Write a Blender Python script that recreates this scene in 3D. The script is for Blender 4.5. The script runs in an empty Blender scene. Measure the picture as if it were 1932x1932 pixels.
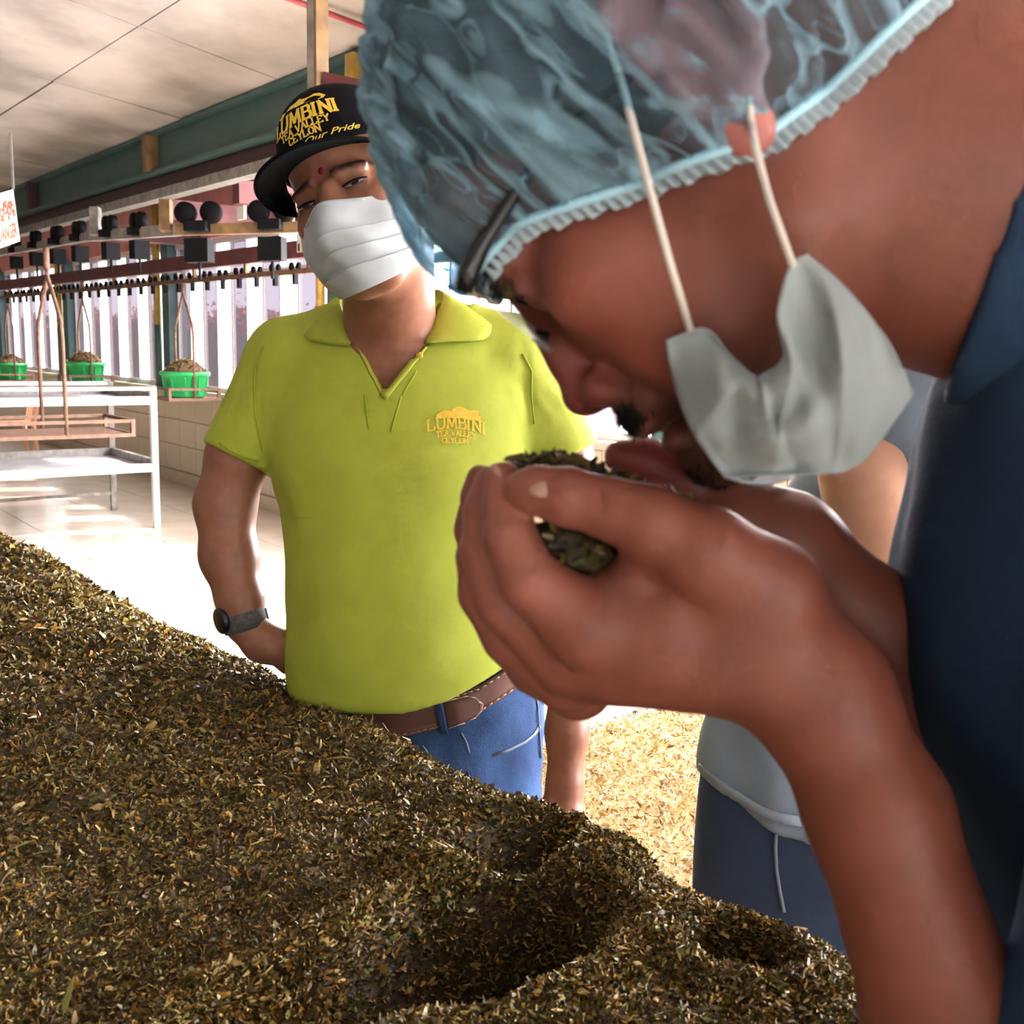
import bpy, bmesh, math, random
import numpy as np
from mathutils import Vector, Matrix
from mathutils.bvhtree import BVHTree

rng = np.random.default_rng(7)
random.seed(7)
scene = bpy.context.scene
COL = scene.collection

# ------------------------------------------------------------------ camera
F = 1950.0                                   # focal length in pixels of the 1932 px frame
CAM_Z = 1.42
PITCH = math.radians(9.1)
ROLL = math.radians(1.4)
_R0 = np.array([1.0, 0, 0])
FW = np.array([0, math.cos(PITCH), -math.sin(PITCH)])
_U0 = np.array([0, math.sin(PITCH), math.cos(PITCH)])
RT = _R0 * math.cos(ROLL) + _U0 * math.sin(ROLL)
UP = -_R0 * math.sin(ROLL) + _U0 * math.cos(ROLL)
CAM = np.array([0, 0, CAM_Z])

cam_data = bpy.data.cameras.new('camera')
cam = bpy.data.objects.new('camera', cam_data)
COL.objects.link(cam)
scene.camera = cam
M = Matrix(((RT[0], UP[0], -FW[0], CAM[0]), (RT[1], UP[1], -FW[1], CAM[1]),
            (RT[2], UP[2], -FW[2], CAM[2]), (0, 0, 0, 1)))
cam.matrix_world = M
cam_data.sensor_width = 36.0
cam_data.lens = 36.0 * F / 1932.0
cam_data.clip_start = 0.01
cam_data.clip_end = 200
cam_data.dof.use_dof = True
cam_data.dof.focus_distance = 1.45
cam_data.dof.aperture_fstop = 15.0

# ------------------------------------------------------------------ light and exposure
world = bpy.data.worlds.new('sky')
scene.world = world
world.use_nodes = True
wn = world.node_tree.nodes
wn['Background'].inputs[0].default_value = (0.93, 0.96, 1.0, 1)
wn['Background'].inputs[1].default_value = 5.5

AZ = math.radians(39.0)                       # the hall runs 39 degrees to the left of the view
T = np.array([-math.sin(AZ), math.cos(AZ), 0])   # along the hall
N = np.array([math.cos(AZ), math.sin(AZ), 0])    # towards the window wall
Z = np.array([0, 0, 1.0])

sun_data = bpy.data.lights.new('sun', 'SUN')
sun_data.energy = 24.0
sun_data.angle = math.radians(2.0)
sun_data.color = (1.0, 0.93, 0.82)
sun = bpy.data.objects.new('sun', sun_data)
COL.objects.link(sun)
_sd = Vector(N * 0.93 - T * 0.36) * math.cos(math.radians(38)) + Vector((0, 0, math.sin(math.radians(38))))
sun.rotation_euler = _sd.to_track_quat('Z', 'Y').to_euler()

# added area lamp outside the right-hand windows, for stronger rim light indoors
rim_lamp_data = bpy.data.lights.new('window_daylight', 'AREA')
rim_lamp_data.shape = 'RECTANGLE'; rim_lamp_data.size = 10.0; rim_lamp_data.size_y = 1.5; rim_lamp_data.energy = 6000
rim_lamp_data.color = (1.0, 0.97, 0.93)
rim_lamp = bpy.data.objects.new('window_daylight', rim_lamp_data)
COL.objects.link(rim_lamp)
rim_lamp.location = Vector(N * 4.45 + T * 1.0 + Z * 1.75)
rim_lamp.rotation_euler = Vector(N).to_track_quat('Z', 'Y').to_euler()

scene.view_settings.view_transform = 'Standard'
scene.view_settings.look = 'None'
scene.view_settings.exposure = 0.35
scene.view_settings.gamma = 1.0
scene.view_settings.use_curve_mapping = False
scene.cycles.max_bounces = 5
scene.cycles.diffuse_bounces = 3
scene.cycles.glossy_bounces = 2
scene.cycles.transmission_bounces = 3
scene.cycles.transparent_max_bounces = 10
scene.cycles.use_adaptive_sampling = True
scene.cycles.adaptive_threshold = 0.12
scene.cycles.adaptive_min_samples = 16
scene.cycles.sample_clamp_indirect = 6.0
scene.cycles.caustics_reflective = False
scene.cycles.caustics_refractive = False

# ------------------------------------------------------------------ pixel helpers
def ray(x, y):
    return FW + RT * (x - 966) / F + UP * (966 - y) / F
def P(x, y, d):                               # the point seen at pixel (x, y), d metres deep
    return CAM + ray(x, y) * d
def onz(x, y, z):
    r = ray(x, y); return CAM + r * ((z - CAM_Z) / r[2])
def onn(x, y, n):                             # on the plane at distance n towards the window wall
    r = ray(x, y); return CAM + r * (n / (r @ N))
def sz(x, y, n):
    q = onn(x, y, n); return q @ T, q[2]
def W(s, n, z):
    return T * s + N * n + Z * z
def proj(p):
    q = np.asarray(p, float) - CAM
    d = q @ FW
    return 966 + F * (q @ RT) / d, 966 - F * (q @ UP) / d

# ------------------------------------------------------------------ object helpers
def tag(o, label=None, cat=None, group=None, kind=None):
    if label: o['label'] = label
    if cat: o['category'] = cat
    if group: o['group'] = group
    if kind: o['kind'] = kind
    return o
def empty(name, loc, label=None, cat=None, group=None, kind=None):
    o = bpy.data.objects.new(name, None)
    o.empty_display_size = 0.05
    COL.objects.link(o)
    o.location = Vector(loc)
    return tag(o, label, cat, group, kind)
def link(name, me, mat=None, parent=None, smooth=False):
    o = bpy.data.objects.new(name, me)
    COL.objects.link(o)
    if mat is not None and not me.materials:
        me.materials.append(mat)
    if parent is not None:
        o.parent = parent
        o.matrix_parent_inverse = Matrix.Translation(-parent.location)
    if smooth:
        me.polygons.foreach_set('use_smooth', np.ones(len(me.polygons), bool))
    return o
def mesh_np(name, V, Fc, smooth=False, col=None):
    V = np.asarray(V, np.float32); Fc = np.asarray(Fc, np.int32)
    me = bpy.data.meshes.new(name)
    k = Fc.shape[1]
    me.vertices.add(len(V)); me.vertices.foreach_set('co', V.ravel())
    me.loops.add(Fc.size); me.loops.foreach_set('vertex_index', Fc.ravel())
    me.polygons.add(len(Fc))
    me.polygons.foreach_set('loop_start', np.arange(0, Fc.size, k, dtype=np.int32))
    if smooth:
        me.polygons.foreach_set('use_smooth', np.ones(len(Fc), bool))
    me.update(calc_edges=True)
    if col is not None:
        a = me.color_attributes.new('Col', 'FLOAT_COLOR', 'POINT')
        c = np.ones((len(V), 4), np.float32); c[:, :3] = col
        a.data.foreach_set('color', c.ravel())
    return me
class MB:                                     # collects boxes, bars and tubes into one mesh
    def __init__(s): s.v = []; s.f = []
    def add(s, V, Fc):
        b = len(s.v); s.v += [tuple(map(float, p)) for p in V]; s.f += [tuple(i + b for i in f) for f in Fc]
        return s
    def hexa(s, p8):
        return s.add(p8, [(0, 3, 2, 1), (4, 5, 6, 7), (0, 1, 5, 4), (1, 2, 6, 5), (2, 3, 7, 6), (3, 0, 4, 7)])
    def wbox(s, s0, s1, n0, n1, z0, z1):      # box in the hall's frame
        return s.hexa([W(s0, n0, z0), W(s0, n1, z0), W(s1, n1, z0), W(s1, n0, z0),
                       W(s0, n0, z1), W(s0, n1, z1), W(s1, n1, z1), W(s1, n0, z1)])
    def box(s, c, ax, ay, az):                # centre and three half-axis vectors
        c, ax, ay, az = (np.asarray(q, float) for q in (c, ax, ay, az))
        return s.hexa([c - ax - ay - az, c + ax - ay - az, c + ax + ay - az, c - ax + ay - az,
                       c - ax - ay + az, c + ax - ay + az, c + ax + ay + az, c - ax + ay + az])
    def bar(s, a, b, w, h, up=(0, 0, 1)):     # rectangular bar between two points
        a, b, up = np.asarray(a, float), np.asarray(b, float), np.asarray(up, float)
        d = (b - a) / np.linalg.norm(b - a)
        x = np.cross(d, up); x /= np.linalg.norm(x); y = np.cross(x, d)
        return s.box((a + b) / 2, (b - a) / 2, x * w / 2, y * h / 2)
    def tube(s, pts, r, n=8, caps=True):
        pts = [np.asarray(p, float) for p in pts]
        rs = r if hasattr(r, '__len__') else [r] * len(pts)
        V = []; ref = None
        for i, p in enumerate(pts):
            d = pts[min(i + 1, len(pts) - 1)] - pts[max(i - 1, 0)]
            d = d / (np.linalg.norm(d) + 1e-9)
            if ref is None:
                ref = np.array([0, 0, 1.0]) if abs(d[2]) < .9 else np.array([1.0, 0, 0])
            x = np.cross(d, ref); x /= np.linalg.norm(x); y = np.cross(d, x)
            ref = -y if False else ref
            for k in range(n):
                a = 2 * math.pi * k / n
                V.append(p + rs[i] * (x * math.cos(a) + y * math.sin(a)))
        Fc = [(i * n + k, i * n + (k + 1) % n, (i + 1) * n + (k + 1) % n, (i + 1) * n + k)
              for i in range(len(pts) - 1) for k in range(n)]
        if caps:
            Fc += [tuple(range(n))[::-1], tuple((len(pts) - 1) * n + k for k in range(n))]
        return s.add(V, Fc)
    def lathe(s, prof, c, n=24, axis=(0, 0, 1)):
        c = np.asarray(c, float); d = np.asarray(axis, float); d /= np.linalg.norm(d)
        ref = np.array([1.0, 0, 0]) if abs(d[0]) < .9 else np.array([0, 1.0, 0])
        x = np.cross(d, ref); x /= np.linalg.norm(x); y = np.cross(d, x)
        V = [c + d * h + r * (x * math.cos(2 * math.pi * k / n) + y * math.sin(2 * math.pi * k / n)) for r, h in prof for k in range(n)]
        m = len(prof)
        Fc = [(i * n + k, i * n + (k + 1) % n, (i + 1) * n + (k + 1) % n, (i + 1) * n + k) for i in range(m - 1) for k in range(n)]
        return s.add(V, Fc)
    def mesh(s, name='m'):
        me = bpy.data.meshes.new(name); me.from_pydata(s.v, [], s.f); me.update()
        bm = bmesh.new(); bm.from_mesh(me); bmesh.ops.recalc_face_normals(bm, faces=bm.faces[:]); bm.to_mesh(me); bm.free()
        return me
    def build(s, name, mat, parent=None, smooth=False):
        return link(name, s.mesh(name), mat, parent, smooth)
def grid_mesh(name, G, thick=0.0, mat=None, parent=None, smooth=True, closed_u=False, col=None):
    """G: (rows, cols, 3) points; gives a sheet, with thickness when asked."""
    G = np.asarray(G, float); r, c, _ = G.shape
    idx = np.arange(r * c).reshape(r, c)
    if closed_u:
        i2 = np.concatenate([idx, idx[:, :1]], 1)
    else:
        i2 = idx
    Fc = np.stack([i2[:-1, :-1], i2[1:, :-1], i2[1:, 1:], i2[:-1, 1:]], -1).reshape(-1, 4)
    me = mesh_np(name, G.reshape(-1, 3), Fc, smooth, col)
    o = link(name, me, mat, parent)
    if thick:
        m = o.modifiers.new('thick', 'SOLIDIFY'); m.thickness = thick; m.offset = 0
    return o

# ------------------------------------------------------------------ materials
def _nodes(name):
    m = bpy.data.materials.new(name); m.use_nodes = True
    nt = m.node_tree
    return m, nt, nt.nodes['Principled BSDF']
def mat(name, col, rough=0.6, col2=None, scale=20.0, detail=6.0, bump=0.0, bscale=None, metal=0.0, spec=0.5, contrast=(0.35, 0.65), sss=0.0, coat=0.0, stretch=None):
    m, nt, b = _nodes(name)
    b.inputs['Roughness'].default_value = rough
    b.inputs['Metallic'].default_value = metal
    b.inputs['Specular IOR Level'].default_value = spec
    if sss:
        b.inputs['Subsurface Weight'].default_value = sss
        b.inputs['Subsurface Radius'].default_value = (0.012, 0.004, 0.002)
        b.inputs['Subsurface Scale'].default_value = 0.5
    if coat: b.inputs['Coat Weight'].default_value = coat
    b.inputs['Base Color'].default_value = (*col, 1)
    L = nt.links.new
    tc = nt.nodes.new('ShaderNodeTexCoord')
    src = tc.outputs['Object']
    if stretch:
        mp = nt.nodes.new('ShaderNodeMapping'); mp.inputs['Scale'].default_value = stretch
        L(src, mp.inputs['Vector']); src = mp.outputs['Vector']
    if col2 is not None:
        nz = nt.nodes.new('ShaderNodeTexNoise'); nz.inputs['Scale'].default_value = scale; nz.inputs['Detail'].default_value = detail
        L(src, nz.inputs['Vector'])
        rp = nt.nodes.new('ShaderNodeValToRGB')
        rp.color_ramp.elements[0].position = contrast[0]; rp.color_ramp.elements[1].position = contrast[1]
        rp.color_ramp.elements[0].color = (*col, 1); rp.color_ramp.elements[1].color = (*col2, 1)
        L(nz.outputs['Fac'], rp.inputs['Fac']); L(rp.outputs['Color'], b.inputs['Base Color'])
    if bump:
        nb = nt.nodes.new('ShaderNodeTexNoise'); nb.inputs['Scale'].default_value = bscale or scale * 4; nb.inputs['Detail'].default_value = 4
        L(src, nb.inputs['Vector'])
        bp = nt.nodes.new('ShaderNodeBump'); bp.inputs['Strength'].default_value = bump; bp.inputs['Distance'].default_value = 0.002
        L(nb.outputs['Fac'], bp.inputs['Height']); L(bp.outputs['Normal'], b.inputs['Normal'])
    return m
def mat_attr(name, rough=0.6, noise=0.12, scale=80.0, bump=0.0, bscale=300.0, spec=0.4, sss=0.0, sheen=0.0, trans=0.0):
    """colour from the mesh's own colour attribute, with a little fine variation"""
    m, nt, b = _nodes(name)
    L = nt.links.new
    b.inputs['Roughness'].default_value = rough
    b.inputs['Specular IOR Level'].default_value = spec
    if sss:
        b.inputs['Subsurface Weight'].default_value = sss
        b.inputs['Subsurface Radius'].default_value = (0.010, 0.0035, 0.002)
        b.inputs['Subsurface Scale'].default_value = 0.6
    if sheen: b.inputs['Sheen Weight'].default_value = sheen
    at = nt.nodes.new('ShaderNodeAttribute'); at.attribute_name = 'Col'
    tc = nt.nodes.new('ShaderNodeTexCoord')
    nz = nt.nodes.new('ShaderNodeTexNoise'); nz.inputs['Scale'].default_value = scale; nz.inputs['Detail'].default_value = 5
    L(tc.outputs['Object'], nz.inputs['Vector'])
    mr = nt.nodes.new('ShaderNodeMapRange'); mr.inputs['From Min'].default_value = .3; mr.inputs['From Max'].default_value = .7
    mr.inputs['To Min'].default_value = 1 - noise; mr.inputs['To Max'].default_value = 1 + noise
    L(nz.outputs['Fac'], mr.inputs['Value'])
    vm = nt.nodes.new('ShaderNodeVectorMath'); vm.operation = 'SCALE'
    L(at.outputs['Color'], vm.inputs[0]); L(mr.outputs['Result'], vm.inputs['Scale'])
    L(vm.outputs['Vector'], b.inputs['Base Color'])
    if bump:
        nb = nt.nodes.new('ShaderNodeTexNoise'); nb.inputs['Scale'].default_value = bscale
        L(tc.outputs['Object'], nb.inputs['Vector'])
        bp = nt.nodes.new('ShaderNodeBump'); bp.inputs['Strength'].default_value = bump; bp.inputs['Distance'].default_value = 0.001
        L(nb.outputs['Fac'], bp.inputs['Height']); L(bp.outputs['Normal'], b.inputs['Normal'])
    if trans:
        b.inputs['Transmission Weight'].default_value = 0
        tr = nt.nodes.new('ShaderNodeBsdfTranslucent'); L(vm.outputs['Vector'], tr.inputs['Color'])
        mx = nt.nodes.new('ShaderNodeMixShader'); mx.inputs['Fac'].default_value = trans
        L(b.outputs[0], mx.inputs[1]); L(tr.outputs[0], mx.inputs[2])
        L(mx.outputs[0], nt.nodes['Material Output'].inputs['Surface'])
    return m
def mat_pane(name, tint, thru, glow):
    """thin pane: lets part of the light straight through, scatters part, with a faint gloss"""
    m, nt, b = _nodes(name); L = nt.links.new
    nt.nodes.remove(b)
    tp = nt.nodes.new('ShaderNodeBsdfTransparent'); tp.inputs[0].default_value = (*tint, 1)
    tl = nt.nodes.new('ShaderNodeBsdfTranslucent'); tl.inputs[0].default_value = (*tint, 1)
    gl = nt.nodes.new('ShaderNodeBsdfGlossy'); gl.inputs['Roughness'].default_value = 0.15; gl.inputs[0].default_value = (.8, .8, .8, 1)
    m1 = nt.nodes.new('ShaderNodeMixShader'); m1.inputs[0].default_value = thru
    L(tl.outputs[0], m1.inputs[1]); L(tp.outputs[0], m1.inputs[2])
    m2 = nt.nodes.new('ShaderNodeMixShader'); m2.inputs[0].default_value = glow
    L(m1.outputs[0], m2.inputs[1]); L(gl.outputs[0], m2.inputs[2])
    L(m2.outputs[0], nt.nodes['Material Output'].inputs['Surface'])
    return m

# ------------------------------------------------------------------ signed-distance modelling
def rotm(rx=0, ry=0, rz=0):
    return np.array(Matrix.Rotation(math.radians(rz), 3, 'Z') @ Matrix.Rotation(math.radians(ry), 3, 'Y') @ Matrix.Rotation(math.radians(rx), 3, 'X'))
class Sdf:
    """volume in a metric frame aligned with the camera; unit = one pixel at depth d0. x right, y down, z away."""
    def __init__(s, d0, lo, hi, res):
        s.d0 = d0; s.k = d0 / F; s.res = res
        s.lo = np.array(lo, np.float32); n = np.ceil((np.array(hi) - lo) / res).astype(int) + 1
        s.ax = [s.lo[i] + np.arange(n[i], dtype=np.float32) * res for i in range(3)]
        s.D = np.full(tuple(n), 400.0, np.float32)
    def pt(s, x, y, z=0.0):
        f = (F + z) / F
        return np.array([(x - 966) * f, (y - 966) * f, z], np.float32)
    def sc(s, z): return (F + z) / F
    def _win(s, lo, hi):
        i0 = np.maximum(np.floor((np.array(lo) - s.lo) / s.res).astype(int), 0)
        i1 = np.minimum(np.ceil((np.array(hi) - s.lo) / s.res).astype(int) + 1, s.D.shape)
        if (i1 <= i0).any(): return None
        sl = tuple(slice(a, b) for a, b in zip(i0, i1))
        g = [s.ax[i][sl[i]] for i in range(3)]
        return sl, g[0][:, None, None], g[1][None, :, None], g[2][None, None, :]
    @staticmethod
    def _smin(a, b, k):
        if k <= 0: return np.minimum(a, b)
        h = np.maximum(k - np.abs(a - b), 0) / k
        return np.minimum(a, b) - h * h * (k * .25)
    def _put(s, w, d, k, op):
        sl = w[0]
        if op == 'add': s.D[sl] = s._smin(s.D[sl], d, k)
        elif op == 'sub': s.D[sl] = -s._smin(-s.D[sl], d, k)
        elif op == 'and': s.D[sl] = -s._smin(-s.D[sl], -d, k)
    def cone(s, a, b, ra, rb, k=20, op='add'):
        a = np.asarray(a, np.float32); b = np.asarray(b, np.float32)
        R = max(ra, rb) + k + 3 * s.res
        w = s._win(np.minimum(a, b) - R, np.maximum(a, b) + R)
        if w is None: return s
        _, X, Y, Zc = w
        ba = b - a; l2 = float(ba @ ba) + 1e-6
        h = np.clip(((X - a[0]) * ba[0] + (Y - a[1]) * ba[1] + (Zc - a[2]) * ba[2]) / l2, 0, 1)
        d = np.sqrt((X - a[0] - h * ba[0]) ** 2 + (Y - a[1] - h * ba[1]) ** 2 + (Zc - a[2] - h * ba[2]) ** 2) - (ra + (rb - ra) * h)
        s._put(w, d, k, op); return s
    def chain(s, pts, k=20, op='add'):        # pts: (px, py, pz, r) in pixels
        for p, q in zip(pts[:-1], pts[1:]):
            s.cone(s.pt(*p[:3]), s.pt(*q[:3]), p[3] * s.sc(p[2]), q[3] * s.sc(q[2]), k, op)
        return s
    def ell(s, c, r, k=20, rot=None, op='add'):   # c: (px, py, pz); r in units at d0
        c = s.pt(*c); r = np.asarray(r, np.float32)
        R = float(r.max()) + k + 3 * s.res
        w = s._win(c - R, c + R)
        if w is None: return s
        _, X, Y, Zc = w
        x, y, z = X - c[0], Y - c[1], Zc - c[2]
        if rot is not None:
            m = np.asarray(rot, np.float32).T
            x, y, z = (m[0, 0] * x + m[0, 1] * y + m[0, 2] * z, m[1, 0] * x + m[1, 1] * y + m[1, 2] * z, m[2, 0] * x + m[2, 1] * y + m[2, 2] * z)
        k0 = np.sqrt((x / r[0]) ** 2 + (y / r[1]) ** 2 + (z / r[2]) ** 2)
        k1 = np.sqrt((x / r[0] ** 2) ** 2 + (y / r[1] ** 2) ** 2 + (z / r[2] ** 2) ** 2) + 1e-9
        s._put(w, k0 * (k0 - 1) / k1, k, op); return s
    def loft(s, rows, k=20, op='add'):        # rows: (py, xl, xr, zc, rz) : stacked elliptical sections, y increasing
        rows = [(lambda f: ((r[0] - 966) * f, ((r[1] + r[2]) / 2 - 966) * f, (r[2] - r[1]) / 2 * f, r[3], r[4]))(s.sc(r[3])) for r in rows]
        A = np.array(rows, np.float32); A = A[np.argsort(A[:, 0])]
        y0, y1 = A[0, 0], A[-1, 0]
        R = k + 4 * s.res
        w = s._win([(A[:, 1] - A[:, 2]).min() - R, y0 - R, (A[:, 3] - A[:, 4]).min() - R], [(A[:, 1] + A[:, 2]).max() + R, y1 + R, (A[:, 3] + A[:, 4]).max() + R])
        if w is None: return s
        _, X, Y, Zc = w
        yy = Y[0, :, 0]
        def itp(c):                            # smooth interpolation of the sections
            t = np.interp(yy, A[:, 0], np.arange(len(A)))
            i = np.clip(t.astype(int), 0, len(A) - 2); u = t - i
            p = A[:, c]; m = np.gradient(p)
            h = ((2 * u ** 3 - 3 * u ** 2 + 1) * p[i] + (u ** 3 - 2 * u ** 2 + u) * m[i] + (-2 * u ** 3 + 3 * u ** 2) * p[i + 1] + (u ** 3 - u ** 2) * m[i + 1])
            return h.astype(np.float32)[None, :, None]
        cx, rx, cz, rz = itp(1), itp(2), itp(3), itp(4)
        q = np.sqrt(((X - cx) / rx) ** 2 + ((Zc - cz) / rz) ** 2)
        d = (q - 1) * np.minimum(rx, rz)
        d = np.maximum(d, np.maximum(y0 - Y, Y - y1))
        s._put(w, d.astype(np.float32), k, op); return s
    def field(s, fn):                         # D <- D + fn(X, Y, Z)
        s.D += fn(s.ax[0][:, None, None], s.ax[1][None, :, None], s.ax[2][None, None, :]).astype(np.float32); return s
    def clip(s, fn):                          # keep where fn < 0 (crisp)
        s.D = np.maximum(s.D, fn(s.ax[0][:, None, None], s.ax[1][None, :, None], s.ax[2][None, None, :]).astype(np.float32)); return s
    def nets(s, smooth=1):
        D = s.D; S = D < 0
        c = S[:-1, :-1, :-1].astype(np.int8)
        for dx, dy, dz in [(1,0,0),(0,1,0),(0,0,1),(1,1,0),(1,0,1),(0,1,1),(1,1,1)]:
            c = c + S[dx:D.shape[0]-1+dx, dy:D.shape[1]-1+dy, dz:D.shape[2]-1+dz]
        act = (c > 0) & (c < 8)
        ci = np.argwhere(act)
        idx = np.full(act.shape, -1, np.int32); idx[act] = np.arange(len(ci))
        pos = np.zeros((len(ci), 3), np.float32); cnt = np.zeros(len(ci), np.float32)
        cor = [(i, j, k) for i in (0, 1) for j in (0, 1) for k in (0, 1)]
        val = {q: D[ci[:, 0] + q[0], ci[:, 1] + q[1], ci[:, 2] + q[2]] for q in cor}
        for a in cor:
            for ax in range(3):
                if a[ax] == 0:
                    b = list(a); b[ax] = 1; b = tuple(b)
                    va, vb = val[a], val[b]
                    m = (va < 0) != (vb < 0)
                    t = np.where(m, va / np.where(m, va - vb, 1), 0)
                    p = np.zeros((len(ci), 3), np.float32); p[:] = a
                    p[:, ax] += t
                    pos += p * m[:, None]; cnt += m
        pos = pos / cnt[:, None] + ci
        quads = []
        for ax in range(3):
            o1, o2 = [(1, 2), (2, 0), (0, 1)][ax]
            sl0 = [slice(None)] * 3; sl1 = [slice(None)] * 3
            sl0[ax] = slice(None, -1); sl1[ax] = slice(1, None)
            m = S[tuple(sl0)] != S[tuple(sl1)]
            e = np.argwhere(m)
            ok = (e[:, o1] > 0) & (e[:, o2] > 0) & (e[:, o1] < D.shape[o1] - 1) & (e[:, o2] < D.shape[o2] - 1)
            e = e[ok]
            if not len(e): continue
            def cell(a, b):
                q = e.copy(); q[:, o1] -= a; q[:, o2] -= b
                return idx[q[:, 0], q[:, 1], q[:, 2]]
            q4 = np.stack([cell(1, 1), cell(0, 1), cell(0, 0), cell(1, 0)], 1)
            ins = S[e[:, 0], e[:, 1], e[:, 2]]
            q4[~ins] = q4[~ins][:, ::-1]
            quads.append(q4)
        Q = np.concatenate(quads)
        V = pos * s.res + s.lo
        for _ in range(smooth):               # light Laplacian smoothing
            acc = np.zeros_like(V); n = np.zeros(len(V), np.float32)
            for i in range(4):
                a, b = Q[:, i], Q[:, (i + 1) % 4]
                np.add.at(acc, a, V[b]); np.add.at(n, a, 1)
            V = V * .4 + acc / np.maximum(n, 1)[:, None] * .6
        return V, Q
    def world(s, V):
        V = np.asarray(V, float)
        return CAM + s.k * (V[:, :1] * RT - V[:, 1:2] * UP + (F + V[:, 2:3]) * FW)
    def img(s, V):                            # local -> pixel
        f = (F + V[:, 2]) / F
        return V[:, 0] / f + 966, V[:, 1] / f + 966
    def build(s, name, mat, parent=None, color=None, smooth=1, keep=None):
        V, Q = s.nets(smooth)
        if keep is not None:
            m = keep(V); Q = Q[m[Q].all(1)]
            u, inv = np.unique(Q, return_inverse=True); V = V[u]; Q = inv.reshape(Q.shape)
        Q = Q[:, ::-1]
        c = color(V) if color is not None else None
        me = mesh_np(name, s.world(V), Q, True, c)
        o = link(name, me, mat, parent)
        s.V, s.Q = V, Q
        s.D = None
        return o
def lw(px, py, pz, d0):                       # pixel + local depth -> world, for parts that sit on a volume
    return P(px, py, d0 * (F + pz) / F)
def bvh_of(o):
    me = o.data
    v = np.empty(len(me.vertices) * 3, np.float32); me.vertices.foreach_get('co', v)
    v = v.reshape(-1, 3)
    mw = o.matrix_world.copy() if o.parent is None else Matrix.Identity(4)
    f = np.empty(len(me.polygons) * 4, np.int32); me.polygons.foreach_get('vertices', f)
    return BVHTree.FromPolygons(v.tolist(), f.reshape(-1, 4).tolist())
def drop(bvh, px, py, lift=0.0):              # point where the sight line through a pixel meets a surface, lifted off it
    r = Vector(ray(px, py)).normalized()
    h, nn, _, d = bvh.ray_cast(Vector(CAM), r)
    if h is None: return None
    if nn.dot(r) > 0: nn = -nn
    return np.array(h + nn * lift)

# ================================================================== the hall
WALL_N = 3.85
CEIL_Z = 2.75
TEAL = (0.055, 0.13, 0.125)
M_floor = mat('floor_tile', (0.78, 0.70, 0.60), 0.22, (0.70, 0.60, 0.48), 3.0, spec=0.5)
M_grout = mat('grout', (0.42, 0.36, 0.30), 0.8)
M_ceil = mat('ceiling_concrete', (0.55, 0.495, 0.455), 0.85, (0.28, 0.25, 0.225), 1.5, 12.0, 0.5, 30, contrast=(.40, .62), stretch=(1.0, .55, 1.0))
M_joint = mat('ceiling_joint', (0.30, 0.27, 0.24), 0.9)
M_cream = mat('cream_tile', (0.80, 0.70, 0.55), 0.35, (0.74, 0.63, 0.48), 2.0)
M_pink = mat('pink_paint', (0.72, 0.30, 0.28), 0.6, (0.60, 0.22, 0.21), 5)
M_teal = mat('teal_paint', TEAL, 0.5, (0.085, 0.15, 0.145), 6, 8, contrast=(.3, .7))
M_tealpost = mat('teal_post_paint', (0.10, 0.20, 0.20), 0.5, (0.07, 0.14, 0.15), 5)
M_grey = mat('weathered_steel', (0.20, 0.19, 0.17), 0.55, (0.36, 0.34, 0.31), 18, 8, .3)
M_maroon = mat('maroon_paint', (0.16, 0.035, 0.035), 0.5, (0.10, 0.03, 0.035), 8)
M_darkred = mat('dark_red_paint', (0.075, 0.022, 0.025), 0.5, (0.045, 0.018, 0.022), 8)
M_rust = mat('rusty_steel', (0.13, 0.062, 0.038), 0.75, (0.20, 0.115, 0.075), 25, 8, .4)
M_rustpink = mat('rusty_rod', (0.36, 0.20, 0.14), 0.6, (0.20, 0.10, 0.07), 40)
M_yellow = mat('yellow_paint', (0.52, 0.34, 0.05), 0.5, (0.36, 0.22, 0.05), 12)
M_ochre = mat('ochre_paint', (0.28, 0.165, 0.065), 0.6, (0.17, 0.10, 0.045), 14)
M_black = mat('black_rubber', (0.005, 0.005, 0.006), 0.7, spec=0.12)
M_white = mat('white_steel', (0.80, 0.79, 0.80), 0.4, (0.66, 0.64, 0.66), 6)
M_tray = mat('galvanised_tray', (0.80, 0.79, 0.82), 0.4, (0.55, 0.55, 0.58), 5, 10, contrast=(.42, .62))
M_tub = mat('green_plastic', (0.03, 0.50, 0.13), 0.35, (0.04, 0.58, 0.17), 10)
M_chair = mat('peach_plastic', (0.80, 0.42, 0.26), 0.4)
M_sign = mat('sign_board', (0.82, 0.86, 0.78), 0.5)
M_redtext = mat('red_lettering', (0.72, 0.16, 0.10), 0.5)
M_redpipe = mat('red_pipe', (0.34, 0.05, 0.06), 0.6)
M_frost = mat_pane('frosted_pane', (0.98, 0.98, 1.0), 0.62, 0.02)
M_tint = mat_pane('tinted_pane', (0.33, 0.305, 0.335), 0.90, 0.02)
M_frame = mat('window_frame', (0.78, 0.77, 0.76), 0.5)
M_sill = mat('sill_paint', (0.74, 0.66, 0.55), 0.5)
M_grass = mat('outside_ground', (0.30, 0.26, 0.18), 0.9, (0.20, 0.22, 0.10), 2)
M_hedge = mat('hedge_leaf', (0.035, 0.045, 0.03), 0.7, (0.06, 0.05, 0.045), 6)
M_flower = mat('hedge_flower', (0.50, 0.06, 0.10), 0.6, (0.60, 0.16, 0.20), 9)

def struct(o): return tag(o, kind='structure')

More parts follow.
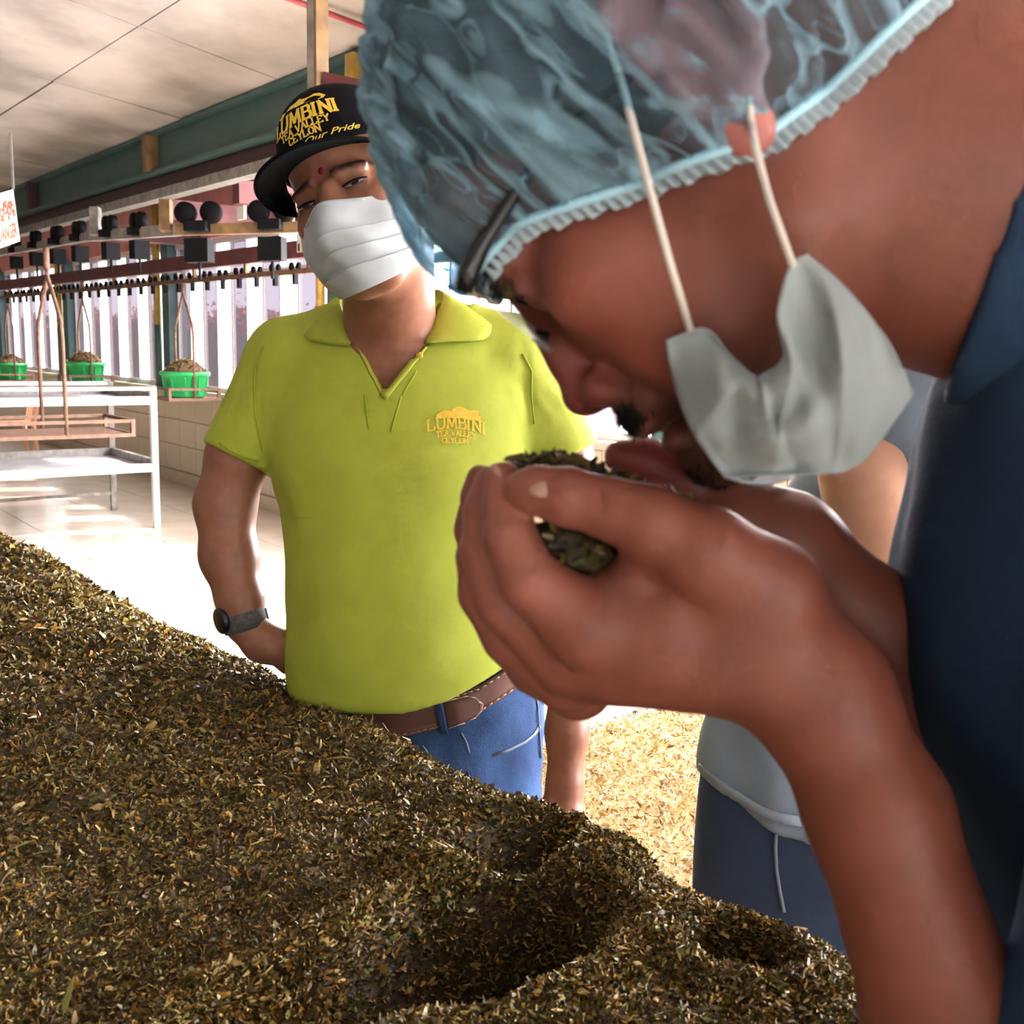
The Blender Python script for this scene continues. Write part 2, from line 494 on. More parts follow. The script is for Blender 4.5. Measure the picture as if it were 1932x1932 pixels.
# floor: a bed of grout with tiles laid on it
floor = struct(MB().wbox(-6, 26, -5.2, WALL_N + .25, -0.05, -0.004).build('floor', M_grout))
fm = MB().wbox(-.297, .297, -.297, .297, -0.006, 0.0).mesh('tile')
fm.materials.append(M_floor)
_ft = 0
for i in range(-3, 26):
    for j in range(-2, 7):
        s0, n0 = .3 + i * .6, WALL_N - .35 - j * .6
        if n0 < .2 or s0 > 15: continue
        o = link('tile', fm, None, floor); o.location = Vector(W(s0, n0, 0)); _ft += 1
MB().wbox(-6, 26, -5.2, 0.05, -0.006, 0.0).build('floor_area', M_floor, floor)
MB().wbox(14.99, 26, 0.05, WALL_N, -0.006, 0.0).build('floor_area', M_floor, floor)
MB().wbox(-6, -1.8, 0.05, WALL_N, -0.006, 0.0).build('floor_area', M_floor, floor)

# ceiling: cast slabs with recessed joints
ceiling = struct(MB().wbox(-6, 26, -5.2, WALL_N + .3, CEIL_Z + .02, CEIL_Z + .12).build('ceiling', M_joint))
CX = np.array([math.sin(math.radians(25.0)), math.cos(math.radians(25.0)), 0])      # the cross joints run askew
p0 = onz(100, 153, CEIL_Z)                    # a joint crossing seen in the photograph
LS, LC = 1.30, 2.30
def slab(i, j):
    a = p0 + T * (i * LS) + CX * (j * LC)
    g = .012
    e1, e2 = T * (LS - g), CX * (LC - g)
    z0, z1 = Z * 0.0, Z * 0.03
    dz = Z * float(rng.uniform(-.004, .004))
    b = a + T * g / 2 + CX * g / 2 + dz
    return MB().hexa([b, b + e2, b + e1 + e2, b + e1, b + z1, b + e2 + z1, b + e1 + e2 + z1, b + e1 + z1])
def slab_clipped(i, j):                        # trimmed where it reaches the window wall
    me = slab(i, j).mesh('slab')
    bm = bmesh.new(); bm.from_mesh(me)
    for lim, sg_ in ((WALL_N + .25, 1), (-5.2, -1)):
        bmesh.ops.bisect_plane(bm, geom=bm.verts[:] + bm.edges[:] + bm.faces[:], plane_co=Vector(N * lim), plane_no=Vector(N * sg_), clear_outer=True)
    ok = len(bm.faces) > 3
    bm.to_mesh(me); bm.free()
    if ok: link('slab', me, M_ceil, ceiling)
for i in range(-9, 14):
    for j in range(-5, 4):
        q = p0 + T * ((i + .5) * LS) + CX * ((j + .5) * LC)
        if -6.5 < q @ N < WALL_N + 2.2 and -7 < q @ T < 24:
            slab_clipped(i, j)

# window wall: low tiled wall, sill, posts, panes, head and pink band above
SILL = 0.93
HEAD = 2.32
wall = struct(MB().wbox(-6, 26, WALL_N + .02, WALL_N + .22, 0, SILL - .04).build('wall_window', M_grout))
TLS, TLZ = .40, (SILL - .05 - .12) / 3
for i in range(0, 40):
    for j in range(3):
        s0 = i * TLS
        MB().wbox(s0 + .003, s0 + TLS - .003, WALL_N, WALL_N + .03, .12 + j * TLZ + .003, .12 + (j + 1) * TLZ - .003).build('tile', M_cream, wall)
MB().wbox(-6, 0, WALL_N, WALL_N + .03, .12, SILL - .05).build('tiled_area', M_cream, wall)
MB().wbox(16, 26, WALL_N, WALL_N + .03, .12, SILL - .05).build('tiled_area', M_cream, wall)
struct(MB().wbox(-6, 26, WALL_N - .015, WALL_N + .03, 0, .115).build('baseboard_window', M_cream))
struct(MB().wbox(-6, 26, WALL_N - .03, WALL_N + .26, SILL - .045, SILL).build('trim_1', M_sill))
up = struct(MB().wbox(-6, 26, WALL_N + .03, WALL_N + .22, HEAD, CEIL_Z + .02).build('wall_window_upper', M_pink))
M_wallpaint = mat('wall_paint', (0.26, 0.24, 0.22), 0.8, (0.21, 0.19, 0.17), 2)
struct(MB().wbox(-6, 26, -5.4, -5.2, 0, CEIL_Z + .02).build('wall_near', M_wallpaint))
struct(MB().wbox(-6.2, -6, -5.4, WALL_N + .22, 0, .95).wbox(-6.2, -6, -5.4, WALL_N + .22, 2.2, CEIL_Z + .02).build('wall_right', M_wallpaint))
struct(MB().wbox(26, 26.2, -5.4, WALL_N + .22, 0, CEIL_Z + .02).build('wall_left', M_wallpaint))

BAY = 3.35
s_post = sz(315, 560, WALL_N)[0]              # the teal post seen right of the racks
posts = [s_post + k * BAY for k in range(-4, 5)]
for k, sp in enumerate(posts):
    p = empty('window_post', W(sp, WALL_N, SILL), None, None, None, 'structure'); p.name = 'trim_%d' % (k + 2)
    MB().wbox(sp - .09, sp + .09, WALL_N - .02, WALL_N + .16, SILL, HEAD + .02).build('post', M_tealpost, p)
    MB().tube([W(sp + .13, WALL_N - .05, SILL + .62), W(sp + .13, WALL_N - .05, CEIL_Z)], .035, 10).build('yellow_conduit', M_yellow, p, True)
    MB().tube([W(sp + .13, WALL_N - .05, SILL), W(sp + .13, WALL_N - .05, SILL + .62)], .035, 10).build('dark_conduit', M_teal, p, True)
nw = 0
for k in range(len(posts) - 1):
    a, b = posts[k] + .09, posts[k + 1] - .09
    nw += 1
    w = empty('window_%d' % nw, W((a + b) / 2, WALL_N, SILL), None, None, None, 'structure')
    fr = MB().wbox(a, b, WALL_N + .06, WALL_N + .12, SILL, SILL + .05).wbox(a, b, WALL_N + .06, WALL_N + .12, HEAD - .05, HEAD)
    fr.wbox(a, b, WALL_N + .06, WALL_N + .11, 1.98, 2.01)
    fr.build('frame', M_frame, w)
    m = 10
    for q in range(m):
        q0, q1 = a + (b - a) * q / m, a + (b - a) * (q + 1) / m
        pane = MB().wbox(q0 + .012, q1 - .012, WALL_N + .085, WALL_N + .090, SILL + .05, HEAD - .05)
        pane.build('pane', M_tint if q % 2 else M_frost, w)
        MB().wbox(q1 - .010, q1 + .010, WALL_N + .07, WALL_N + .105, SILL + .05, HEAD - .05).build('mullion', M_frame, w)

# outside: ground and a flowering hedge on the bank
struct(MB().wbox(-14, 40, WALL_N + .26, WALL_N + 30, -.3, -.2).build('ground_outside', M_grass))
hr = np.random.default_rng(3)
hedge = tag(empty('hedge', W(8, WALL_N + 3.4, -.2), 'dark flowering hedge on the bank outside the windows', 'hedge'), kind='stuff')
ha, hz = np.meshgrid(np.linspace(-8, 30, 240), np.linspace(0, 1, 14), indexing='ij')
tp = 1.80 + .10 * np.sin(ha * 1.7) + .06 * np.sin(ha * 4.1 + 1)
ang = hz * math.pi
hn = WALL_N + 3.4 - .7 * np.cos(ang) + hr.uniform(-.06, .06, ha.shape)
hh = -.25 + (tp + .25) * np.sin(ang) ** .5 + hr.uniform(-.05, .05, ha.shape)
grid_mesh('foliage', ha[..., None] * T + hn[..., None] * N + hh[..., None] * Z, 0, M_hedge, hedge)
m = 9000
s_ = hr.uniform(-8, 30, m); tq = 1.80 + .10 * np.sin(s_ * 1.7) + .06 * np.sin(s_ * 4.1 + 1)
pts = s_[:, None] * T + (WALL_N + 2.95 + hr.uniform(-.05, .5, m))[:, None] * N + (tq + hr.normal(-.12, .13, m))[:, None] * Z
d1, d2 = hr.normal(0, 1, (m, 3)), hr.normal(0, 1, (m, 3))
d1 *= .035 / np.linalg.norm(d1, axis=1, keepdims=True); d2 *= .03 / np.linalg.norm(d2, axis=1, keepdims=True)
V = np.stack([pts - d1, pts - d2, pts + d1, pts + d2], 1).reshape(-1, 3)
link('flowers', mesh_np('flowers', V, np.arange(4 * m).reshape(-1, 4)), M_flower, hedge)

# ------------------------------------------------------------------ overhead conveyor
BN = 2.62
tb = empty('conveyor_beam', W(5, BN, 2.3), 'long teal and dark red steel beam under the concrete ceiling', 'beam')
MB().wbox(1.5, 20, BN - .012, BN + .012, 2.50, 2.75).wbox(1.5, 20, BN - .07, BN + .07, 2.725, 2.748).wbox(1.5, 20, BN - .07, BN + .07, 2.485, 2.503).build('web', M_teal, tb)
MB().wbox(1.5, 20, BN + .005, BN + .20, 2.395, 2.480).build('lower_channel', M_darkred, tb)
MB().wbox(1.5, 20, BN - .03, BN + .06, 2.33, 2.392).build('guide_rail', M_grey, tb)
for (x, y) in [(283, 290), (672, 118), (60, 360)]:
    s0 = sz(x, y, BN - .06)[0]
    mm = M_yellow if x > 600 else (M_ochre if x > 100 else M_darkred)
    MB().wbox(s0 - .035, s0 + .035, BN - .10, BN - .015, 2.503, 2.725).build('bracket', mm, tb)
# cross joists behind the beam
for x0, nm in [(470, 'a'), (330, 'b'), (170, 'c')]:
    s0 = sz(x0, 345, BN + .3)[0]
    o = MB().wbox(s0 - .05, s0 + .05, BN + .21, WALL_N + .02, 2.26, 2.40).build('cross_joist', M_maroon)
    tag(o, {'a': 'maroon cross joist behind the cap brim, nearest the capped man', 'b': 'maroon cross joist above the middle of the brown trolley rail',
            'c': 'maroon cross joist at the far left end, above the trolley wheels'}[nm], 'joist', 'joists between beam and window wall')

# hanger post that comes down from the ceiling, with its cross arm
hp = P(603, 60, 3.5)
h = empty('hanger_post', (hp[0], hp[1], 2.3), 'grey and ochre steel hanger post from the ceiling behind the black cap', 'post')
sp_, np_ = hp @ T, hp @ N
MB().wbox(sp_ - .004, sp_ + .044, np_ - .025, np_ + .0, 2.13, CEIL_Z).build('web_plate', M_grey, h)
MB().wbox(sp_ - .022, sp_ - .004, np_ - .025, np_ + .022, 2.13, CEIL_Z).build('flange', M_ochre, h)
arm0, arm1 = P(612, 158, 3.52), P(830, 205, 3.4)
MB().bar(arm0, arm1, .04, .07).build('cross_arm', M_maroon, h)

# red sprinkler pipe on the ceiling
pa, pb = onz(520, -12, CEIL_Z - .03), onz(760, 77, CEIL_Z - .03)
dv = (pb - pa)
tag(MB().tube([pa - dv * 2, pb + dv * 2], .011, 10).build('ceiling_pipe', M_redpipe, None, True), 'thin red pipe running along the concrete ceiling', 'pipe')

# trolley rail: runs across the view, then turns along the hall
RD = 5.9
rr = empty('trolley_rail', P(450, 432, RD), 'brown overhead trolley rail hung with black wheels above the windows', 'rail')
r0, r1 = P(760, 424, RD - .1), P(335, 434, RD)
r2 = P(170, 446, RD + 1.2); r3 = P(40, 470, RD + 3.2); r4 = P(-60, 489, RD + 6)
MB().bar(r0, r1, .05, .06).build('rail_bar', M_ochre, rr)
MB().bar(r1, r2, .05, .065).build('rail_bar', M_grey, rr)
MB().bar(r2, r3, .05, .055).bar(r3, r4, .05, .05).build('rail_bar', M_grey, rr)
for x, y, d in [(313, 378, RD), (540, 368, RD - .02), (180, 392, RD + 1.0)]:
    q = P(x, y, d); e = P(x, 436 if x > 200 else 444, d)
    MB().bar(q, e, .085 if x > 500 else .06, .06, up=(0, 1, 0)).build('rail_hanger', M_ochre if x != 180 else M_grey, rr)
def trolley(px, py, d, size, dirv, label):
    c = P(px, py, d); k = size
    t = empty('trolley', c - Z * .02 * k, label, 'trolley', 'black trolleys on the overhead rail')
    u = np.asarray(dirv, float); u /= np.linalg.norm(u); v = np.cross(Z, u)
    for sg in (-1, 1):
        MB().lathe([(.001, -.02 * k), (.034 * k, -.02 * k), (.040 * k, -.012 * k), (.040 * k, .012 * k), (.034 * k, .02 * k), (.001, .02 * k)], c + u * .048 * k * sg + Z * .05 * k, 16, v).build('wheel', M_black, t, True)
    MB().box(c + Z * .0, u * .04 * k, v * .045 * k, Z * .018 * k).build('yoke', M_black, t)
    MB().box(c - Z * .085 * k, u * .044 * k, v * .035 * k, Z * .042 * k).tube([c - Z * .12 * k, c - Z * .19 * k], .006 * k, 6).build('hanger_block', M_black, t)
trolley(375, 428, RD - .05, 1.55, r0 - r1, 'black trolley with two wheels on the rail, left of the capped head')
trolley(513, 425, RD - .08, 1.55, r0 - r1, 'black trolley with two wheels nearest the capped man on the brown rail')
for j, (x, y, d) in enumerate([(262, 437, RD + .45), (208, 441, RD + .85), (150, 449, RD + 1.4), (108, 456, RD + 1.9), (68, 463, RD + 2.6), (30, 472, RD + 3.4)]):
    trolley(x, y, d, 1.3, r1 - r3, ['black trolley on the grey rail, first beside the rail bend', 'black trolley on the grey rail under the square hanger',
            'black trolley just left of the square hanger', 'small black trolley right of the danger sign', 'small black trolley touching the right edge of the danger sign',
            'small black trolley below the danger sign'][j])

# lower maroon beam along the windows with its hook rail
LN = 3.25
_, zb = sz(300, 503, LN)
_, zr = sz(300, 536, LN)
lb = empty('window_conveyor_beam', W(8, LN, zr), 'long maroon beam in front of the windows with a hook rail below', 'beam')
MB().wbox(1.0, 22, LN - .03, LN + .05, zb - .055, zb + .055).build('beam', M_maroon, lb)
MB().wbox(1.0, 22, LN - .02, LN + .02, zr - .012, zr + .022).build('hook_rail', M_rust, lb)
for i in range(14):
    s0 = 5.2 + i * .95
    MB().wbox(s0 - .018, s0 + .018, LN - .012, LN + .012, zr + .02, zb - .05).build('rail_stay', M_ochre, lb)
hk = MB().lathe([(.001, -.012), (.03, -.012), (.034, 0), (.03, .012), (.001, .012)], (-.028, 0, .05), 10, N).lathe([(.001, -.012), (.03, -.012), (.034, 0), (.03, .012), (.001, .012)], (.028, 0, .05), 10, N)
hk.box((0, 0, .0), T * .028, N * .02, Z * .02).box((0, 0, -.055), T * .022, N * .015, Z * .04)
hkm = hk.mesh('rail_hook'); hkm.materials.append(M_black)
_one = 'first second third fourth fifth sixth seventh eighth ninth tenth eleventh twelfth thirteenth fourteenth fifteenth sixteenth seventeenth eighteenth nineteenth twentieth'.split()
ORD = _one + ['twenty-' + q for q in _one[:9]] + ['thirtieth'] + ['thirty-' + q for q in _one[:9]]
HS = [q for q in (6.35 + i * .29 for i in range(34)) if 4 < proj(W(q, LN, zr))[0] < 566]
for i, s0 in enumerate(HS):
    o = link('rail_hook', hkm); o.location = Vector(W(s0, LN, zr)); o.scale = (.82, .82, .82)
    tag(o, 'black roller hook, %s from the white mask along the window rail' % ORD[i], 'hook', 'roller hooks on the window rail')

# danger sign
q = [P(-34, 374, 5.9), P(25, 357, 6.2), P(38, 455, 6.2), P(-24, 477, 5.9)]
nn_ = np.cross(q[1] - q[0], q[3] - q[0]); nn_ /= np.linalg.norm(nn_)
sg = empty('danger_sign', (q[2] + q[3]) / 2, 'white board with red lettering reading DANGER at the left edge', 'sign')
MB().hexa([q[0], q[1], q[2], q[3]] + [p + nn_ * .012 for p in q]).build('board', M_sign, sg)
MB().bar(q[1], (q[1][0], q[1][1], 2.6), .012, .012, up=(0, 1, 0)).build('hanger_wire', M_grey, sg)
def on_sign(u, v): 
    a = q[0] * (1 - u) + q[1] * u; b = q[3] * (1 - u) + q[2] * u
    p = a * (1 - v) + b * v
    return p - nn_ * .004 * np.sign(nn_ @ FW)
def text_mesh(txt, size=1.0, shear=0.0, bold=0.0):
    cu = bpy.data.curves.new('lettering', 'FONT'); cu.body = txt; cu.size = size; cu.shear = shear; cu.offset = bold
    cu.resolution_u = 3
    o = bpy.data.objects.new('lettering', cu); COL.objects.link(o)
    dg = bpy.context.evaluated_depsgraph_get()
    me = bpy.data.meshes.new_from_object(o.evaluated_get(dg))
    bpy.data.objects.remove(o); bpy.data.curves.remove(cu)
    bm = bmesh.new(); bm.from_mesh(me)
    bmesh.ops.triangulate(bm, faces=bm.faces[:])
    for _ in range(1):
        bmesh.ops.subdivide_edges(bm, edges=[e for e in bm.edges if e.calc_length() > .25 * size], cuts=1, use_grid_fill=False)
    bmesh.ops.triangulate(bm, faces=bm.faces[:])
    bm.to_mesh(me); bm.free()
    V = np.array([v.co[:] for v in me.vertices]); Fc = np.array([p.vertices[:] for p in me.polygons])
    bpy.data.meshes.remove(me)
    return V, Fc
V, Fc = text_mesh('DANGER', bold=.02)
V = V - V.min(0); V /= V.max(0)[:2].tolist() + [1]
link('lettering', mesh_np('lettering', [on_sign(.36 + .58 * a, .90 - .28 * b) for a, b, _ in V], Fc), M_redtext, sg)
lt = MB()                                     # the round local script above it
for i in range(7):
    cx, cy = .16 + i * .12, .34 + .03 * (i % 2)
    for rr_, dx, dy in ((.05, 0, 0), (.03, .035, -.11 if i % 3 else .11), (.02, -.02, .13 if i % 2 else -.10)):
        pts = [on_sign(cx + dx + rr_ * math.cos(a) * .9, cy + dy + rr_ * 1.5 * math.sin(a)) for a in np.linspace(.4, 5.9, 10)]
        lt.tube(pts, .0050, 4)
lt.build('script_lettering', M_redtext, sg)

# small yellow notice on the maroon beam beside the mask
s0, z0 = sz(578, 464, LN - .04)
ns = empty('notice', W(s0, LN - .05, z0), 'small yellow notice on the maroon beam beside the white mask', 'sign')
MB().wbox(s0 - .16, s0 + .06, LN - .045, LN - .033, z0 - .035, z0 + .045).build('plate', mat('notice_yellow', (.80, .58, .05), .5), ns)
MB().wbox(s0 + .06, s0 + .12, LN - .045, LN - .033, z0 - .035, z0 + .045).build('pictogram_panel', M_sign, ns)
MB().wbox(s0 + .08, s0 + .10, LN - .048, LN - .046, z0 - .03, z0 + .02).build('pictogram', M_black, ns)
MB().wbox(s0 - .10, s0 + .03, LN - .048, LN - .046, z0 + .0, z0 + .012).build('text_line', M_ochre, ns)
# small white plate on the joist
s0, z0 = sz(458, 402, BN + .2)
tag(MB().wbox(s0 - .05, s0 + .05, BN + .185, BN + .20, z0 - .04, z0 + .04).build('number_plate', M_sign), 'tiny white plate hanging beside the maroon joists', 'plate')

# ------------------------------------------------------------------ withering rack, carriers, tubs
def leaves_on(pts, nrm, size, cols, seed, lift=.0, wide=.32, up_bias=.5):
    """many small curled leaf fragments: each a bent strip of two quads"""
    g = np.random.default_rng(seed); n = len(pts)
    d = g.normal(0, 1, (n, 3)); d[:, 2] *= .55
    d += nrm * g.normal(.0, up_bias, (n, 1)); d /= np.linalg.norm(d, axis=1, keepdims=True)
    w = np.cross(d, g.normal(0, 1, (n, 3))); w /= np.linalg.norm(w, axis=1, keepdims=True)
    b = np.cross(d, w)
    L = (size * g.lognormal(0, .35, n))[:, None]; wd = L * wide * g.uniform(.6, 1.4, (n, 1))
    c = pts + nrm * (lift * g.uniform(-.1, 1, (n, 1)))
    cv = b * L * g.uniform(-.25, .25, (n, 1))
    V = np.stack([c - d * L / 2 - w * wd * .25, c - d * L / 2 + w * wd * .25, c + cv + w * wd / 2, c + cv - w * wd / 2,
                  c + d * L / 2 - w * wd * .2, c + d * L / 2 + w * wd * .2], 1)
    base = np.arange(n)[:, None] * 6
    Fc = np.concatenate([base + [0, 1, 2, 3], base + [3, 2, 5, 4]], 1).reshape(-1, 4)
    pick = g.choice(len(cols), n, p=np.array([q[3] for q in cols]) / sum(q[3] for q in cols))
    C = np.array([q[:3] for q in cols])[pick] * g.uniform(.65, 1.35, (n, 1))
    return V.reshape(-1, 3), Fc, np.repeat(C, 6, 0)
M_leaf = mat_attr('tea_leaf', rough=.5, noise=.2, scale=200, spec=.32)
TEA = [(.135, .085, .018, 5), (.20, .138, .028, 4), (.055, .038, .014, 4), (.33, .16, .022, 1.2), (.46, .36, .17, .7), (.10, .105, .020, 2)]
TEA_DRY = [(.30, .20, .10, 4), (.22, .14, .07, 3), (.40, .29, .15, 2), (.14, .09, .05, 2)]

rk = empty('drying_rack', W(8.15, 2.2, 0), 'white steel rack with two galvanised shelves behind the tea trough', 'rack')
RS0, RS1, RN0, RN1, RH = 7.68, 8.66, 1.55, 2.76, 1.06
for a, b in ((RS0, RN1), (RS1, RN1), (RS0, RN0), (RS1, RN0)):
    MB().wbox(a - .022, a + .022, b - .022, b + .022, 0, RH).build('leg', M_white if a == RS0 and b == RN1 else M_grey, rk)
for z0 in (RH - .10, .46):
    MB().wbox(RS0 - .022, RS0 + .022, RN0, RN1, z0 - .03, z0 + .03).build('front_rail', M_white, rk)
    MB().wbox(RS1 - .02, RS1 + .02, RN0, RN1, z0 - .02, z0 + .06).build('back_rail', M_grey, rk)
    MB().wbox(RS0, RS1, RN1 - .02, RN1 + .02, z0 - .02, z0 + .06).wbox(RS0, RS1, RN0 - .02, RN0 + .02, z0 - .02, z0 + .06).build('side_rail', M_grey, rk)
    MB().wbox(RS0, RS1, RN0, RN1, z0 - .012, z0 + .0).build('shelf', M_tray, rk)
MB().wbox(RS1 - .012, RS1 + .012, RN0, RN1, .13, .155).build('foot_rail', M_grey, rk)
MB().wbox(RS1 - .02, RS1 + .02, RN0, RN1, RH - .03, RH).wbox(RS0 - .02, RS0 + .02, RN0, RN1, RH - .025, RH).build('top_rail', M_white, rk)

def carrier(s0, n0, z0, ws, wn, label, matr, rods, hook_z, slats=6):
    """hanging tray: slatted deck with a low rim, two bowed rods that meet at the hook"""
    c = empty('hanging_carrier', W(s0, n0, z0), label, 'carrier', 'carriers hung from the window conveyor')
    for i in range(slats):
        ss = s0 - ws / 2 + ws * (i + .5) / slats
        MB().wbox(ss - ws / slats * .32, ss + ws / slats * .32, n0 - wn / 2, n0 + wn / 2, z0 - .008, z0 + .004).build('slat', matr, c)
    rim = MB()
    for sg_ in (-1, 1):
        rim.wbox(s0 - ws / 2, s0 + ws / 2, n0 + sg_ * wn / 2 - .01, n0 + sg_ * wn / 2 + .01, z0 - .015, z0 + .008).wbox(s0 - ws / 2, s0 + ws / 2, n0 + sg_ * wn / 2 - .008, n0 + sg_ * wn / 2 + .008, z0 + .07, z0 + .09)
        rim.wbox(s0 + sg_ * ws / 2 - .01, s0 + sg_ * ws / 2 + .01, n0 - wn / 2, n0 + wn / 2, z0 - .015, z0 + .008).wbox(s0 + sg_ * ws / 2 - .008, s0 + sg_ * ws / 2 + .008, n0 - wn / 2, n0 + wn / 2, z0 + .07, z0 + .09)
        for s2 in (-1, 1):
            rim.wbox(s0 + sg_ * ws / 2 - .012, s0 + sg_ * ws / 2 + .012, n0 + s2 * wn / 2 - .012, n0 + s2 * wn / 2 + .012, z0 - .015, z0 + .09)
    rim.build('rim', matr, c)
    top = W(s0, n0, hook_z)
    for sg_ in (-1, 1):
        f = W(s0 + sg_ * ws / 2, n0, z0)
        zz = hook_z - .42
        MB().tube([f, W(s0 + sg_ * ws / 2, n0, zz), W(s0 + sg_ * ws * .46, n0, zz + .10), W(s0 + sg_ * ws * .22, n0, zz + .24), top - Z * .06, top], rods, 8).build('rod', matr, c, True)
    MB().tube([top - Z * .02, top + Z * .10], rods * 1.5, 8).build('hook', M_rust, c, True)
    return c
def tub(s0, n0, z0, r, label, heap):
    t = empty('tub', W(s0, n0, z0), label, 'tub', 'green tubs of tea by the windows')
    MB().lathe([(.0, 0), (r * .80, 0), (r * .82, .01), (r * .93, .17), (r * 1.0, .175), (r * 1.03, .19), (r * 1.02, .205), (r * .97, .21), (r * .95, .20), (r * .90, .16), (r * .78, .02), (0, .02)], W(s0, n0, z0), 40).build('bowl', M_tub, t, True)
    for k in range(10):
        a = 2 * math.pi * k / 10
        p = W(s0, n0, z0); d = np.array([math.cos(a), math.sin(a), 0])
        MB().bar(p + d * r * .84 + Z * .02, p + d * r * .945 + Z * .165, .010, .012, up=d).build('rib', M_tub, t)
    hp = tag(empty('tea_heap', W(s0, n0, z0 + .12), heap, 'tea heap', 'tea heaped in the green tubs'))
    pr = [(r * .93, .17), (r * .86, .205), (r * .70, .245), (r * .45, .285), (r * .2, .31), (.0, .315)]
    MB().lathe(pr, W(s0, n0, z0), 28).build('mound', mat('dry_tea_base', (.20, .13, .07), .9, (.30, .21, .11), 60), hp, True)
    g = np.random.default_rng(int(s0 * 100)); m = 1500
    aa = g.uniform(0, 2 * math.pi, m); rad = np.sqrt(g.uniform(0, .86, m)) * r
    hh = np.interp(rad, [q[0] for q in pr][::-1], [q[1] for q in pr][::-1])
    pts = W(s0, n0, z0) + np.stack([rad * np.cos(aa), rad * np.sin(aa), hh], 1)
    V, Fc, C = leaves_on(pts, np.tile([0, 0, 1.0], (m, 1)), .022, TEA_DRY, 5)
    tag(link('leaves', mesh_np('leaves', V, Fc, False, C), M_leaf, hp), kind='stuff')
TN = 3.35
for (x, y, r, lab, hl, nz_) in [(350, 748, .20, 'green tub of tea nearest the man in lime green', 'light brown tea heaped in the tub nearest the lime green shirt', 0),
                           (162, 721, .20, 'green tub of tea in the middle, above the rack', 'darker brown tea heaped in the middle tub', 1),
                           (22, 716, .20, 'green tub of tea at the left edge of the picture', 'pale tea heaped in the tub at the left edge', 2)]:
    s0, z0 = sz(x, y, TN)
    tub(s0, TN, z0, r, lab, hl)
    carrier(s0, TN, z0 - .012, .40, .42, ['thin wire carrier under the nearest green tub', 'thin wire carrier under the middle green tub', 'thin wire carrier under the leftmost green tub'][nz_], M_rustpink, .011, zr - .02)
# the empty rusty carrier in front of the rack
cs, cz = sz(110, 812, 1.75)
c0 = W(cs, 1.75, 0)
carrier(6.50, 1.74, .845, .50, .76, 'empty rusty slatted carrier hanging in front of the white rack', M_rust, .012, 1.82, 6)

# plastic chair behind the rack
ch = empty('plastic_chair', W(12.6, 2.9, 0), 'peach plastic chair seen through the white rack at left', 'chair')
cb = W(12.6, 2.9, 0)
MB().box(cb + Z * .43, T * .22, N * .22, Z * .015).build('seat', M_chair, ch)
for a in (-1, 1):
    for b in (-1, 1):
        MB().bar(cb + T * a * .23 + N * b * .23, cb + T * a * .20 + N * b * .20 + Z * .43, .045, .03).build('leg', M_chair, ch)
    MB().bar(cb + T * a * .22 - N * .20 + Z * .64, cb + T * a * .22 + N * .2 + Z * .66, .045, .03).bar(cb + T * a * .22 - N * .2 + Z * .43, cb + T * a * .22 - N * .2 + Z * .64, .04, .03, up=(1, 0, 0)).build('armrest', M_chair, ch)
for k in range(5):
    MB().bar(cb + N * .22 + T * (-.18 + .09 * k) + Z * .44, cb + N * .29 + T * (-.18 + .09 * k) + Z * .80, .035, .02, up=T).build('back_slat', M_chair, ch)
MB().bar(cb + N * .29 - T * .22 + Z * .82, cb + N * .29 + T * .22 + Z * .82, .06, .03).build('back_rail', M_chair, ch)

# ================================================================== tea trough
AZ2 = math.radians(41.5)
T2 = np.array([-math.sin(AZ2), math.cos(AZ2), 0]); N2 = np.array([math.cos(AZ2), math.sin(AZ2), 0])
TEA_Z = 0.935
EDGE = 0.745
END = 0.20
holes = []                                   # hollows scooped in the tea: centre (s, n), radii, depth
for x, y, rs, rn, dp in [(985, 1588, .050, .070, .12), (915, 1780, .064, .108, .25), (1400, 1780, .045, .045, .12), (1150, 1560, .03, .07, .02), (600, 1905, .05, .09, .03)]:
    q_ = onz(x, y, TEA_Z); holes.append((q_ @ T2, q_ @ N2, rs, rn, dp))
_ph = rng.uniform(0, 6.28, (14, 3)); _fr = [(a, b) for a, b in rng.normal(0, 1, (14, 2))]
def tea_h(s, n):
    h = np.zeros_like(s)
    for i, (a, b) in enumerate(_fr):
        f = 9 * 1.28 ** i
        h += (.0062 / 1.16 ** i) * np.sin(f * (a * s + b * n) + _ph[i, 0]) * np.cos(f * .6 * (b * s - a * n) + _ph[i, 1])
    for hs, hn, rs, rn, dp in holes:
        q = ((s - hs) / rs) ** 2 + ((n - hn) / rn) ** 2
        h -= dp * np.exp(-(q ** 2.2)) - .012 * np.exp(-((np.sqrt(q) - 1.5) ** 2) * 5)
    e = np.maximum(n - (EDGE - .10), 0)
    h -= e ** 2 * 3.2
    return h
def tea_p(s, n):
    return s[..., None] * T2 + n[..., None] * N2 + (TEA_Z + tea_h(s, n))[..., None] * Z
trough = empty('tea_trough', T2 * 2 + N2 * .0, 'long wooden trough filled with withered tea leaves in the foreground', 'trough')
M_wood = mat('trough_wood', (.20, .13, .08), .7, (.13, .08, .05), 14, 8, stretch=(1, 4, 4))
def tbox(s0, s1, n0, n1, z0, z1):
    c = lambda s, n, z: T2 * s + N2 * n + Z * z
    return MB().hexa([c(s0, n0, z0), c(s0, n1, z0), c(s1, n1, z0), c(s1, n0, z0), c(s0, n0, z1), c(s0, n1, z1), c(s1, n1, z1), c(s1, n0, z1)])
TN0, TS1 = -1.0, 4.6
tbox(END, TS1, EDGE - .03, EDGE, .45, .86).build('side_board', M_wood, trough)
tbox(END, TS1, TN0, TN0 + .03, .45, .93).build('side_board', M_wood, trough)
